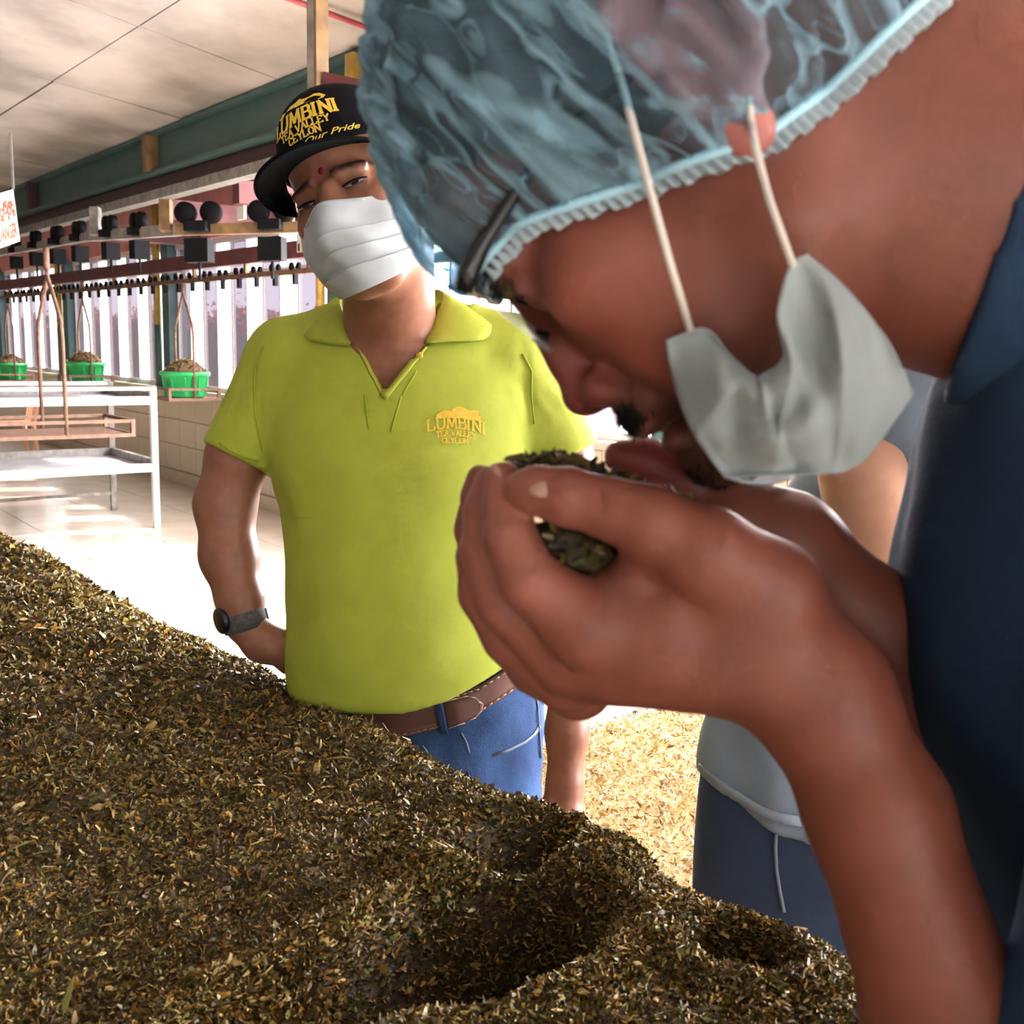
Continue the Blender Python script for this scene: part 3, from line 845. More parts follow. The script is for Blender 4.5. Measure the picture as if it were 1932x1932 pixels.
tbox(END, END + .03, TN0, EDGE, .45, .86).build('end_board', M_wood, trough)
tbox(TS1 - .03, TS1, TN0, EDGE, .45, .93).build('end_board', M_wood, trough)
tbox(END, TS1, TN0, EDGE, .42, .45).build('bottom', M_wood, trough)
for s0 in (END + .06, 2.3, TS1 - .06):
    for n0 in (TN0 + .05, EDGE - .06):
        tbox(s0 - .04, s0 + .04, n0 - .04, n0 + .04, 0, .42).build('leg', M_wood, trough)
bed = tag(empty('tea_bed', T2 * 2 + Z * .5), 'thick bed of dark withered tea leaves with scooped hollows', 'tea leaves', None, 'stuff')
gs, gn = np.meshgrid(np.concatenate([np.linspace(END, 1.6, 230), np.linspace(1.61, TS1, 160)]), np.linspace(TN0 + .02, EDGE, 260), indexing='ij')
G = tea_p(gs, gn)
skirt = G[:, -1:, :] * 1.0; skirt[..., 2] = .80
G2 = np.concatenate([G, skirt], 1)
fr = G2[:1].copy(); fr[..., 2] = .80
G2 = np.concatenate([fr, G2], 0)
M_teabase = mat('tea_base', (.030, .022, .009), .8, (.055, .040, .014), 90, 8, .6, 300)
grid_mesh('packed_tea', G2, 0, M_teabase, bed)
def scatter(num, s0, s1, n0, n1, seed, cond=None):
    g = np.random.default_rng(seed)
    s = g.uniform(s0, s1, num); n = g.uniform(n0, n1, num)
    if cond is not None:
        k = cond(s, n, g); s, n = s[k], n[k]
    p = tea_p(s, n)
    e = .004
    ds = (tea_h(s + e, n) - tea_h(s - e, n)) / (2 * e); dn = (tea_h(s, n + e) - tea_h(s, n - e)) / (2 * e)
    nr = Z - ds[:, None] * T2 - dn[:, None] * N2; nr /= np.linalg.norm(nr, axis=1, keepdims=True)
    return p, nr
def seen(s, n, g):                           # thin out with distance; skip what lies far behind the lens
    p = s[:, None] * T2 + n[:, None] * N2
    d = np.hypot(p[:, 0], p[:, 1])
    fwd = p[:, 1]
    return (g.uniform(0, 1, len(s)) < np.clip((0.70 / d) ** 2.0, .04, 1)) & (fwd > .18)
tri = 0
for k, (num, size, lift, wide, ub) in enumerate([(1340000, .0054, .0036, .36, .6), (55000, .012, .005, .10, .5)]):
    p, nr = scatter(num, END - .004, TS1, -.40, EDGE + .004, 20 + k, seen)
    far = np.hypot(p[:, 0], p[:, 1])
    sizes = size * np.clip(far / 1.0, .9, 2.4)
    g = np.random.default_rng(k)
    V, Fc, C = leaves_on(p, nr, sizes, TEA, 40 + k, lift, wide, ub)
    tag(link('leaves' if k == 0 else 'stalks', mesh_np('leaves', V, Fc, False, C), M_leaf, bed), kind='stuff')
    tri += len(Fc) * 2
# the walls of the hollows need extra leaves: they are steep
for k, (hs, hn, rs, rn, dp) in enumerate(holes):
    m = int(9.0e5 * rs * rn * (1 + dp * 18))
    p, nr = scatter(m, hs - rs * 2.1, hs + rs * 2.1, hn - rn * 2.1, min(hn + rn * 2.1, EDGE), 60 + k)
    V, Fc, C = leaves_on(p, nr, .0055, TEA, 90 + k, .004, .36, .6)
    tag(link('hollow_leaves', mesh_np('hollow_leaves', V, Fc, False, C), M_leaf, bed), kind='stuff')
    tri += len(Fc) * 2
# loose edge: leaves on the flank of the bed
g = np.random.default_rng(77); m = 26000
s = g.uniform(END, TS1, m); keep = g.uniform(0, 1, m) < np.clip(1.2 / np.maximum(s, .3), .2, 1); s = s[keep]
zz = g.uniform(0, .10, len(s))
p = tea_p(s, np.full_like(s, EDGE)); p[:, 2] -= zz; p += N2 * .002
V, Fc, C = leaves_on(p, np.tile(N2, (len(s), 1)), .010, TEA, 78, .004)
tag(link('edge_leaves', mesh_np('edge_leaves', V, Fc, False, C), M_leaf, bed), kind='stuff')
tri += len(Fc) * 2
print('tea tris', tri)

# second, sunlit bed of tea behind the men
bz = .42
def bedbox(s0, s1, n0, n1, z0, z1): return tbox(s0, s1, n0, n1, z0, z1)
BS0, BS1, BN0, BN1 = -1.6, 1.83, 1.32, 2.35
low = empty('floor_trough', T2 * 0 + N2 * 2.0, 'low wooden trough on the floor behind the man in lime green', 'trough')
bedbox(BS0, BS1, BN0 - .03, BN0, 0, bz - .03).build('side_board', M_wood, low)
bedbox(BS0, BS1, BN1, BN1 + .03, 0, bz - .02).build('side_board', M_wood, low)
bedbox(BS0, BS0 + .03, BN0, BN1, 0, bz - .02).build('end_board', M_wood, low)
bedbox(BS1 - .03, BS1, BN0, BN1, 0, bz - .02).build('end_board', M_wood, low)
lb2 = tag(empty('sunlit_tea_bed', T2 * 0 + N2 * 2.0 + Z * .1), 'pale golden tea leaves in the low sunlit trough behind', 'tea leaves', None, 'stuff')
M_drybase = mat('sunlit_tea_base', (.34, .23, .10), .9, (.48, .34, .16), 120)
bedbox(BS0 + .02, BS1 - .02, BN0, BN1, .05, bz).build('packed_tea', M_drybase, lb2)
g = np.random.default_rng(5); m = 72000
s, n = g.uniform(BS0, BS1, m), g.uniform(BN0, BN1, m)
k = (s > -.6); s, n = s[k], n[k]
p = s[:, None] * T2 + n[:, None] * N2 + Z * (bz + g.uniform(0, .012, len(s)))[:, None]
V, Fc, C = leaves_on(p, np.tile([0, 0, 1.0], (len(s), 1)), .0102, [(.66, .48, .22, 4), (.48, .32, .13, 3), (.82, .66, .38, 3), (.20, .13, .06, 2)], 6, .004)
tag(link('leaves', mesh_np('leaves', V, Fc, False, C), M_leaf, lb2), kind='stuff')

# ================================================================== the man bending over the tea (foreground)
DA = 0.43
MM = 1.0 / (DA / F * 1000)                   # units per millimetre
A_root = empty('person', np.append(lw(2700, 2400, 250, DA)[:2], 0.0), 'person in a blue hairnet and navy shirt bending to smell tea in cupped hands', 'person')
_d = np.array([.722, .692, 0]); _d /= np.linalg.norm(_d)
_f0 = np.array([-_d[1], _d[0], 0]); _tau = math.radians(14)
HF = _f0 * math.cos(_tau) + np.array([0, 0, 1]) * math.sin(_tau)       # where the face looks
HD = _d                                                              # chin direction
HL = np.array([0, 0, -1]) * math.cos(_tau) + _f0 * math.sin(_tau)      # his left, towards the camera
HO = np.array([315., -736., 10.])
HR = np.stack([HF, HD, HL], 1)
def H(f, d, l=0.0):                           # millimetres in the head's own frame
    return (HO + MM * (f * HF + d * HD + l * HL)).astype(np.float32)
def HW(f, d, l=0.0):
    return CAM + DA / F * (H(f, d, l)[0] * RT - H(f, d, l)[1] * UP + (F + H(f, d, l)[2]) * FW)
def hell(S, c, r, k=4, op='add', extra=None):
    c = H(*c); r = np.asarray(r, np.float32) * MM; k = k * MM
    R = float(r.max()) + k + 3 * S.res
    w = S._win(c - R, c + R)
    if w is None: return
    _, X, Y, Zc = w
    m = (HR if extra is None else HR @ extra).T.astype(np.float32)
    x, y, z = X - c[0], Y - c[1], Zc - c[2]
    x, y, z = [m[i, 0] * x + m[i, 1] * y + m[i, 2] * z for i in range(3)]
    k0 = np.sqrt((x / r[0]) ** 2 + (y / r[1]) ** 2 + (z / r[2]) ** 2)
    k1 = np.sqrt((x / r[0] ** 2) ** 2 + (y / r[1] ** 2) ** 2 + (z / r[2] ** 2) ** 2) + 1e-9
    S._put(w, k0 * (k0 - 1) / k1, k, op)
def hcone(S, a, b, ra, rb, k=4, op='add'):
    S.cone(H(*a), H(*b), ra * MM, rb * MM, k * MM, op)
def to_head(V):
    q = (V - HO) @ HR / MM
    return q[:, 0], q[:, 1], q[:, 2]

S = Sdf(DA, (-330, -1330, -520), (1330, 1400, 640), 8.5)
# head
hell(S, (4, -48, 0), (97, 84, 77), 4)
hell(S, (52, 22, 0), (44, 74, 58), 14)
hell(S, (0, 25, 0), (62, 55, 62), 14)
for s_ in (-1, 1):
    hell(S, (64, 20, 44 * s_), (26, 20, 20), 12)
    hell(S, (42, 58, 36 * s_), (40, 46, 26), 14)
    hcone(S, (6, 62, 50 * s_), (74, 112, 14 * s_), 15, 15, 14)
hell(S, (82, 108, 0), (20, 18, 24), 12)
hcone(S, (86, -13, -36), (86, -13, 36), 13, 13, 12)
hell(S, (78, -35, 0), (26, 34, 56), 14)
for s_ in (-1, 1):
    hell(S, (101, 9, 33 * s_), (17, 12, 18), 8, 'sub')
    hell(S, (82, 9, 32 * s_), (11.5, 10.5, 15), 3)
    hcone(S, (92, 2, 22 * s_), (91, 3, 42 * s_), 4.0, 3.5, 4)
hcone(S, (93, 2, 0), (104, 34, 0), 8, 8.5, 9)
hell(S, (107, 49, 0), (11.5, 11, 12), 7)
for s_ in (-1, 1):
    hell(S, (98, 53, 14 * s_), (11, 8.5, 7.5), 5)
    hell(S, (103, 60, 8 * s_), (6, 5.5, 4.2), 3, 'sub')
    hcone(S, (93, 50, 20 * s_), (84, 78, 32 * s_), 3.2, 3, 6, 'sub')
hell(S, (88, 70, 0), (16, 14, 30), 10)
hell(S, (98, 78, 0), (8, 6.5, 23), 5)
hell(S, (93, 91.5, 0), (9, 7, 21), 5)
hell(S, (106, 85, 0), (12, 2.0, 16), 3, 'sub')
# ear on the near side and on the far side
for s_ in (1, -1):
    hell(S, (-10, -6, 74 * s_), (19, 31, 8), 6)
    he = [(-2 + 21 * math.cos(a) - 9, -10 + 30 * math.sin(a), (80 - 3 * math.cos(a)) * s_) for a in np.linspace(-.25 * math.pi, -1.72 * math.pi, 12)]
    for a, b in zip(he[:-1], he[1:]): hcone(S, a, b, 4.6, 4.6, 3)
    hell(S, (-4, 0, 84 * s_), (10, 14, 7), 4, 'sub')
    hell(S, (-8, -22, 83 * s_), (12, 8, 5), 4, 'sub')
    hcone(S, (-16, -18, 81 * s_), (-15, 12, 80 * s_), 4, 4.5, 4)
    hell(S, (2, 1, 80 * s_), (4.5, 7, 5), 3)
    hell(S, (-5, 27, 77 * s_), (10.5, 12, 7.5), 5)
# neck and nape
S.cone(H(-12, 50), S.pt(2010, 425, 60), 262, 352, 120)
S.cone(H(-40, -10), S.pt(1980, 300, 60), 250, 320, 120)
# near arm: forearm, wrist, palm
S.chain([(2010, 2330, -230, 200), (1800, 1960, -120, 150), (1655, 1530, -40, 124), (1548, 1312, 0, 118)], 60)
S.chain([(1548, 1312, 0, 118), (1400, 1185, 30, 140), (1230, 1190, 60, 132)], 80)
S.ell((1270, 1185, 90), (235, 148, 175), 60, rotm(0, 0, 8))
S.ell((1120, 1215, 110), (110, 112, 150), 60)
# thumb lying along the top
S.chain([(1440, 1120, -40, 112), (1330, 1045, -95, 84), (1225, 985, -105, 63), (1150, 960, -100, 58)], 40)
S.chain([(1150, 960, -100, 57), (1070, 938, -90, 55), (1010, 925, -70, 46), (985, 922, -60, 34)], 16)
# fingers, curled upwards at the far left; each a chain of three bones
for ch in ([(1110, 1180, -20, 80), (1000, 1095, -45, 58), (962, 1010, -30, 50), (955, 945, -10, 44), (950, 905, 0, 36)],
           [(1080, 1225, 70, 82), (955, 1130, 60, 60), (922, 1040, 75, 52), (920, 965, 95, 46), (928, 915, 105, 37)],
           [(1070, 1260, 150, 80), (965, 1195, 160, 57), (915, 1120, 175, 50), (905, 1050, 190, 44), (912, 1000, 195, 36)],
           [(1090, 1290, 220, 70), (1010, 1260, 240, 50), (955, 1205, 255, 44), (930, 1150, 265, 39), (930, 1110, 268, 32)]):
    S.chain(ch, 13)
S.chain([(1110, 1180, -20, 74), (1230, 1180, 0, 110)], 40)
S.chain([(1080, 1225, 70, 78), (1230, 1200, 60, 110)], 30)
# skin bridge between thumb and first finger, and the crease at the wrist
S.chain([(1210, 1060, -60, 40), (1165, 1120, -20, 45)], 40)
S.chain([(922, 1084, -70, 8), (965, 1074, -104, 9), (1015, 1062, -100, 8)], 8, 'sub')
S.chain([(925, 980, -62, 6), (960, 974, -80, 7), (1000, 968, -70, 6)], 7, 'sub')
S.chain([(1120, 1010, -150, 7), (1135, 960, -160, 7), (1130, 915, -140, 6)], 8, 'sub')
# far hand, a mirror of it behind the cup
S.chain([(2000, 1650, 420, 170), (1810, 1360, 380, 118), (1650, 1185, 350, 100), (1480, 1035, 330, 100), (1360, 1000, 320, 105)], 60)
S.ell((1270, 1080, 330), (210, 130, 110), 50, rotm(0, 0, 20))
S.chain([(1400, 975, 330, 78), (1300, 905, 300, 58), (1220, 872, 285, 44), (1172, 862, 280, 33)], 18)
for ch in ([(1120, 1130, 330, 70), (985, 1075, 320, 50), (925, 1000, 300, 42), (905, 940, 285, 36), (908, 905, 280, 30)],
           [(1110, 1160, 390, 68), (975, 1120, 400, 48), (912, 1060, 390, 42), (893, 1000, 380, 36), (893, 965, 372, 30)]):
    S.chain(ch, 12)
# knuckle and tendon relief, wrist fold
def relief(X, Y, Zc):
    return 0.0 * X
def skinA(V):
    x, y = S.img(V)
    f, d, l = to_head(V)
    c = np.tile(np.array([.178, .053, .033]), (len(V), 1))
    def mixc(m, col):
        m = np.clip(m, 0, 1)[:, None]; c[:] = c * (1 - m) + np.array(col) * m
    def blob(cf, cd, cl, r, soft=1.6):
        q = ((f - cf) / r[0]) ** 2 + ((d - cd) / r[1]) ** 2 + ((l - cl) / r[2]) ** 2
        return np.clip((soft - q) / (soft - .5), 0, 1)
    head = y < 900 - (x - 1300) * .0
    # warm cheeks and nose, ear flush
    mixc(.45 * blob(70, 38, 46, (40, 30, 40)) * head, (.30, .085, .055))
    mixc(.6 * blob(108, 48, 0, (22, 20, 22)) * head, (.28, .06, .05))
    mixc(.8 * blob(-8, 0, 78, (26, 40, 18)) * head, (.55, .19, .17))
    # stubble on the jaw, lips, nostrils, brow
    mixc(.62 * blob(72, 96, 0, (40, 24, 52)) * (d > 62) * head, (.07, .04, .035))
    mixc(.55 * blob(92, 68, 0, (22, 9, 34)) * head, (.06, .035, .03))
    for s_ in (-1, 1):
        mixc(1.0 * blob(103, 60, 8 * s_, (7, 6, 5)) * head, (.03, .012, .01))
        mixc(.85 * blob(92, -11, 30 * s_, (14, 5, 22)) * head, (.03, .02, .015))
        mixc(.35 * blob(90, 9, 32 * s_, (18, 12, 20)) * head, (.20, .08, .06))
    mixc(.8 * blob(97, 79, 0, (10, 5, 22)) * head, (.30, .09, .09))
    mixc(.8 * blob(94, 91, 0, (10, 6, 20)) * head, (.34, .09, .09))
    # reddened fingertips and palms
    mixc(.5 * np.clip((1120 - x) / 150, 0, 1) * (y > 850), (.32, .115, .08))
    mixc(.7 * np.clip(1 - np.hypot(x - 1230, y - 880) / 110, 0, 1) * (V[:, 2] > 200), (.42, .075, .075))
    return c
M_skinA = mat_attr('skin_fair', rough=.47, noise=.15, scale=38, bump=.2, bscale=500, spec=.38)
A_body = S.build('body', M_skinA, A_root, skinA, 2)
S_A = S

# eyes
M_eye = mat('eye_white', (.75, .70, .66), .2)
for s_ in (-1, 1):
    e = HW(88, 10, 32 * s_)
    MB().tube([HW(95, 6, 20 * s_), HW(96, 4, 32 * s_), HW(93, 6, 44 * s_)], .0009, 6).build('eyelashes', M_black, A_root)

# hair under the net
def cap_keep(db):
    def k(V):
        f, d, l = to_head(V)
        return d < np.interp(f, *db)
    return k
BAND_F, BAND_D = [-130, -75, -40, -6, 30, 74, 104, 125], [44, 42, 40, 35, 14, -13, -15, -15]
def band_d(f): return np.interp(f, BAND_F, BAND_D)
S = Sdf(DA, (-400, -1480, -560), (1000, -200, 560), 10)
hell(S, (3, -49, 0), (100.5, 87, 80.5), 2)
hair = S.build('hair', mat('dark_hair', (.018, .014, .013), .5, (.05, .035, .028), 60, 6, .5, 200, stretch=(1, 1, 3)), A_root, None, 1,
               lambda V: (lambda f, d, l: (d < np.interp(f, [-120, -60, -20, 14, 30, 45, 60, 110], [40, 38, 30, 14, 4, -14, -34, -52])))(*to_head(V)))

# hairnet: a gathered film that balloons over the hair and the ear
S = Sdf(DA, (-420, -1560, -640), (1020, -120, 620), 7.0)
hell(S, (3, -44, 0), (105, 95, 86), 3)
hell(S, (-10, -4, 0), (62, 62, 97), 12)
hell(S, (84, -33, 0), (30, 33, 63), 14)
hell(S, (-56, 4, 0), (62, 70, 78), 12)
def wr(X, Y, Zc):                             # gathers that run up from the elastic band
    f = ((X - HO[0]) * HF[0] + (Y - HO[1]) * HF[1] + (Zc - HO[2]) * HF[2]) / MM
    d = ((X - HO[0]) * HD[0] + (Y - HO[1]) * HD[1]) / MM
    l = ((X - HO[0]) * HL[0] + (Y - HO[1]) * HL[1] + (Zc - HO[2]) * HL[2]) / MM
    a = np.sin(f * .33 + 2.2 * np.sin(d * .055) + 1.3 * np.sin(l * .06)) + .7 * np.sin(f * .61 + d * .22 * np.sin(f * .03) + 2) + .6 * np.sin(d * .30 + f * .12 + l * .1) + .5 * np.sin(l * .4 + d * .15)
    r = np.abs(a) ** .6 * np.sign(a)
    return r * 1.5 * MM
S.field(wr)
def net_col(V):
    f, d, l = to_head(V)
    front = np.clip((f - 45) / 45, 0, 1) * np.clip((62 - np.abs(l)) / 50, 0, 1)
    g = np.clip(.85 * front + .25 * np.clip((-d - 70) / 60, 0, 1), 0, 1)     # film lies in several layers at the brow
    g = g - .42 * np.exp(-((f + 8) / 30) ** 2 - ((d + 4) / 38) ** 2)         # drawn taut over the ear
    hue = np.clip(front * np.clip((d + 62) / 40, 0, 1), 0, 1)
    return np.stack([g, hue, g * 0], 1)
mN, nt, b = _nodes('hairnet_film'); L = nt.links.new
at = nt.nodes.new('ShaderNodeAttribute'); at.attribute_name = 'Col'
sp3 = nt.nodes.new('ShaderNodeSeparateXYZ'); L(at.outputs['Vector'], sp3.inputs[0])
hc = nt.nodes.new('ShaderNodeAttribute'); hc.attribute_name = 'HeadCo'
def streak(scale, rot, sc, lo, hi, dist):
    mp = nt.nodes.new('ShaderNodeMapping'); mp.inputs['Scale'].default_value = sc; mp.inputs['Rotation'].default_value = rot
    L(hc.outputs['Vector'], mp.inputs['Vector'])
    nz = nt.nodes.new('ShaderNodeTexNoise'); nz.inputs['Scale'].default_value = scale; nz.inputs['Detail'].default_value = 2.5; nz.inputs['Distortion'].default_value = dist
    L(mp.outputs['Vector'], nz.inputs['Vector'])
    sb = nt.nodes.new('ShaderNodeMath'); sb.operation = 'SUBTRACT'; sb.inputs[1].default_value = .5; L(nz.outputs['Fac'], sb.inputs[0])
    ab = nt.nodes.new('ShaderNodeMath'); ab.operation = 'ABSOLUTE'; L(sb.outputs[0], ab.inputs[0])
    m = nt.nodes.new('ShaderNodeMapRange'); m.interpolation_type = 'SMOOTHSTEP'
    m.inputs['From Min'].default_value = lo; m.inputs['From Max'].default_value = hi; m.inputs['To Min'].default_value = 1; m.inputs['To Max'].default_value = 0
    L(ab.outputs[0], m.inputs['Value']); return m.outputs['Result']
s1 = streak(.030, (0, 0, .55), (1.0, .20, .8), 0, .060, .9)
s2 = streak(.060, (0, 0, -.1), (.9, .20, .7), 0, .030, 1.2)
s3 = streak(.020, (0, 0, .3), (1, .5, 1), 0, .14, .8)
ma = nt.nodes.new('ShaderNodeMath'); ma.operation = 'MULTIPLY_ADD'; ma.inputs[1].default_value = .75; L(s1, ma.inputs[0])
mb = nt.nodes.new('ShaderNodeMath'); mb.operation = 'MULTIPLY'; mb.inputs[1].default_value = .35; L(s2, mb.inputs[0]); L(mb.outputs[0], ma.inputs[2])
mc = nt.nodes.new('ShaderNodeMath'); mc.operation = 'MULTIPLY_ADD'; mc.inputs[1].default_value = .16; L(s3, mc.inputs[0]); L(ma.outputs[0], mc.inputs[2])
md = nt.nodes.new('ShaderNodeMath'); md.operation = 'ADD'; L(mc.outputs[0], md.inputs[0]); L(sp3.outputs[0], md.inputs[1])
mr = nt.nodes.new('ShaderNodeMapRange'); mr.inputs['To Min'].default_value = .10; mr.inputs['To Max'].default_value = .85
L(md.outputs[0], mr.inputs['Value'])
tp = nt.nodes.new('ShaderNodeBsdfTransparent'); tp.inputs[0].default_value = (.60, .80, .92, 1)
hm = nt.nodes.new('ShaderNodeMix'); hm.data_type = 'RGBA'; hm.inputs[6].default_value = (.36, .62, .76, 1); hm.inputs[7].default_value = (.05, .36, .60, 1)
L(sp3.outputs[1], hm.inputs[0])
L(hm.outputs[2], b.inputs['Base Color']); b.inputs['Roughness'].default_value = .6; b.inputs['Specular IOR Level'].default_value = .3
tl = nt.nodes.new('ShaderNodeBsdfTranslucent'); L(hm.outputs[2], tl.inputs[0])
m0 = nt.nodes.new('ShaderNodeMixShader'); m0.inputs[0].default_value = .4
L(b.outputs[0], m0.inputs[1]); L(tl.outputs[0], m0.inputs[2])
bp = nt.nodes.new('ShaderNodeBump'); bp.inputs['Strength'].default_value = .6; bp.inputs['Distance'].default_value = .002
L(mc.outputs[0], bp.inputs['Height']); L(bp.outputs['Normal'], b.inputs['Normal'])
mx = nt.nodes.new('ShaderNodeMixShader')
L(mr.outputs['Result'], mx.inputs[0]); L(tp.outputs[0], mx.inputs[1]); L(m0.outputs[0], mx.inputs[2])
L(mx.outputs[0], nt.nodes['Material Output'].inputs['Surface'])
net = S.build('hairnet', mN, A_root, net_col, 2, cap_keep((BAND_F, BAND_D)))
_hc = net.data.attributes.new('HeadCo', 'FLOAT_VECTOR', 'POINT')
_hc.data.foreach_set('vector', np.stack(to_head(S.V), 1).astype(np.float32).ravel())
net['label'] = 'translucent pale blue disposable hairnet'
# elastic band and ruffled hem follow the net's lower rim on both sides
def net_l(f, d):
    q1 = 1 - ((f - 3) / 105) ** 2 - ((d + 44) / 95) ** 2
    q2 = 1 - ((f + 10) / 62) ** 2 - ((d + 4) / 62) ** 2
    q3 = 1 - ((f - 84) / 30) ** 2 - ((d + 33) / 33) ** 2
    q4 = 1 - ((f + 56) / 62) ** 2 - ((d - 4) / 70) ** 2
    return max(78 * math.sqrt(max(q4, 0)), 86 * math.sqrt(max(q1, 0)), 97 * math.sqrt(max(q2, 0)), 63 * math.sqrt(max(q3, 0)))
M_band = mat('elastic_band', (.38, .66, .78), .5)
M_frill = mat('net_hem', (.34, .42, .46), .6)
def rim(side):
    fs = np.linspace(107, -106, 130)
    return [(f, float(band_d(f)), side * net_l(f, float(band_d(f)))) for f in fs]
loop = rim(1) + rim(-1)[::-1]
loop = np.array(loop)
for _ in range(4): loop = (np.roll(loop, 1, 0) + loop * 2 + np.roll(loop, -1, 0)) / 4
bandW = [HW(*p) for p in loop] + [HW(*loop[0])]
MB().tube(bandW, .0019, 8).build('elastic_band', M_band, net, True)
n_ = 1000
li = np.linspace(0, len(loop) - 1, n_)
lp = np.stack([np.interp(li, np.arange(len(loop)), loop[:, i]) for i in range(3)], 1)
cen = lp.mean(0)
Gs = []
for v, (drop_, amp) in enumerate([(0, .6), (2.5, 1.2), (5, 1.7), (7.5, 2.0)]):
    out = lp - np.array([10, 0, 0]); out[:, 1] = 0; out /= np.linalg.norm(out, axis=1, keepdims=True)
    ph = np.arange(n_) * 2 * math.pi / 9.0
    q = lp.copy(); q[:, 1] += drop_ + .8 * np.sin(ph * .37) * (v / 3); q += out * ((amp * np.sin(ph))[:, None] - drop_ * .12 - .6)
    Gs.append([HW(*p) for p in q])
fr_ = grid_mesh('ruffled_hem', np.array(Gs), .0004, M_frill, net)

# spectacles
M_frame_g = mat('spectacle_frame', (.008, .008, .01), .25)
mG, nt, b = _nodes('lens'); nt.nodes.remove(b); L = nt.links.new
tp = nt.nodes.new('ShaderNodeBsdfTransparent'); tp.inputs[0].default_value = (.93, .95, .97, 1)
gl = nt.nodes.new('ShaderNodeBsdfGlossy'); gl.inputs['Roughness'].default_value = .03
df = nt.nodes.new('ShaderNodeBsdfDiffuse'); df.inputs[0].default_value = (.75, .78, .82, 1)
m1 = nt.nodes.new('ShaderNodeMixShader'); m1.inputs[0].default_value = .22
L(tp.outputs[0], m1.inputs[1]); L(gl.outputs[0], m1.inputs[2])
m2 = nt.nodes.new('ShaderNodeMixShader'); m2.inputs[0].default_value = .16
L(m1.outputs[0], m2.inputs[1]); L(df.outputs[0], m2.inputs[2]); L(m2.outputs[0], nt.nodes['Material Output'].inputs['Surface'])
spec = empty('spectacles', HW(112, 0, 0)); spec.parent = A_root; spec.matrix_parent_inverse = Matrix.Translation(-A_root.location)
spec['label'] = 'black-topped spectacles with rimless lower lenses'
for s_ in (-1, 1):
    ring = []
    for a in np.linspace(0, 2 * math.pi, 28, endpoint=False):
        ca, sa = math.cos(a), math.sin(a)
        dd = 8 + 20 * np.sign(sa) * abs(sa) ** .7; ll = s_ * 34 + 27 * np.sign(ca) * abs(ca) ** .7
        ring.append((105 - .0012 * (ll - s_ * 10) ** 2 - dd * .07, dd, ll))
    f_, b_ = [HW(*p) for p in ring], [HW(p[0] - 2.2, p[1], p[2]) for p in ring]
    n_ = len(ring)
    mbm = MB().add(f_ + b_, [tuple(range(n_)), tuple(range(n_, 2 * n_))[::-1]] + [(i, (i + 1) % n_, n_ + (i + 1) % n_, n_ + i) for i in range(n_)])
    mbm.build('lens', mG, spec)
    topb = [HW(106 - .0012 * (ll - s_ * 10) ** 2, -13 + .012 * abs(ll - s_ * 34) ** 1.2, ll) for ll in np.linspace(s_ * 6, s_ * 64, 12)]
    o = MB().tube(topb, .0030, 8).build('brow_bar', M_frame_g, spec, True)
    o = MB().tube([HW(104, -10, s_ * 63), HW(98, -13, s_ * 65), HW(86, -17, s_ * 60), HW(40, -22, s_ * 70), HW(4, -12, s_ * 75), HW(-8, 8, s_ * 74)], [.0042, .0042, .0032, .0017, .0016, .0016], 8).build('temple_arm', M_frame_g, spec, True)
    o = MB().tube([HW(104, 16, s_ * 12), HW(101, 22, s_ * 11)], .0028, 8).build('nose_pad', M_frame_g, spec, True)
o = MB().tube([HW(106, -8, -8), HW(107, -10, 0), HW(106, -8, 8)], .0024, 8).build('bridge', M_frame_g, spec, True)

# moustache and short beard: tufts rooted in the skin
bvA = bvh_of(A_body)
g = np.random.default_rng(12)
def tufts(name, n, fn, length, matr):
    V = []; Fc = []
    k = 0; tries = 0
    while k < n and tries < n * 6:
        tries += 1
        f, d, l = fn()
        o_ = HW(f + 40, d, l); t_ = HW(f, d, l)
        r_ = Vector(t_ - o_).normalized()
        hit, nn_, _, dist = bvA.ray_cast(Vector(o_), r_)
        if hit is None or dist > .07: continue
        h_ = np.array(hit)
        dirw = -np.array(r_) * .75 + (HW(0, 1, 0) - HW(0, 0, 0)) / np.linalg.norm(HW(0, 1, 0) - HW(0, 0, 0)) * g.uniform(.3, 1.1) + g.normal(0, .35, 3)
        dirw /= np.linalg.norm(dirw); L_ = length * g.uniform(.6, 1.4)
        x_ = np.cross(dirw, g.normal(0, 1, 3)); x_ /= np.linalg.norm(x_); y_ = np.cross(dirw, x_)
        w_ = .00035
        b0 = len(V)
        V += [h_ + x_ * w_, h_ - x_ * w_ * .5 + y_ * w_ * .87, h_ - x_ * w_ * .5 - y_ * w_ * .87, h_ + dirw * L_]
        Fc += [(b0, b0 + 1, b0 + 3), (b0 + 1, b0 + 2, b0 + 3), (b0 + 2, b0, b0 + 3)]
        k += 1
    o = link(name, mesh_np(name, V, np.array(Fc)), matr, A_root); o['kind'] = 'stuff'
M_beard = mat('beard_hair', (.012, .009, .008), .6)
tufts('moustache', 900, lambda: (98, g.normal(70, 3.0), g.uniform(-27, 27)), .0050, M_beard)
tufts('beard', 500, lambda: (80, g.uniform(104, 122), g.uniform(-36, 40)), .0028, M_beard)
tufts('eyebrow', 260, lambda: (90, g.normal(-10, 2.4), g.choice([-1, 1]) * g.uniform(14, 46)), .006, M_beard)

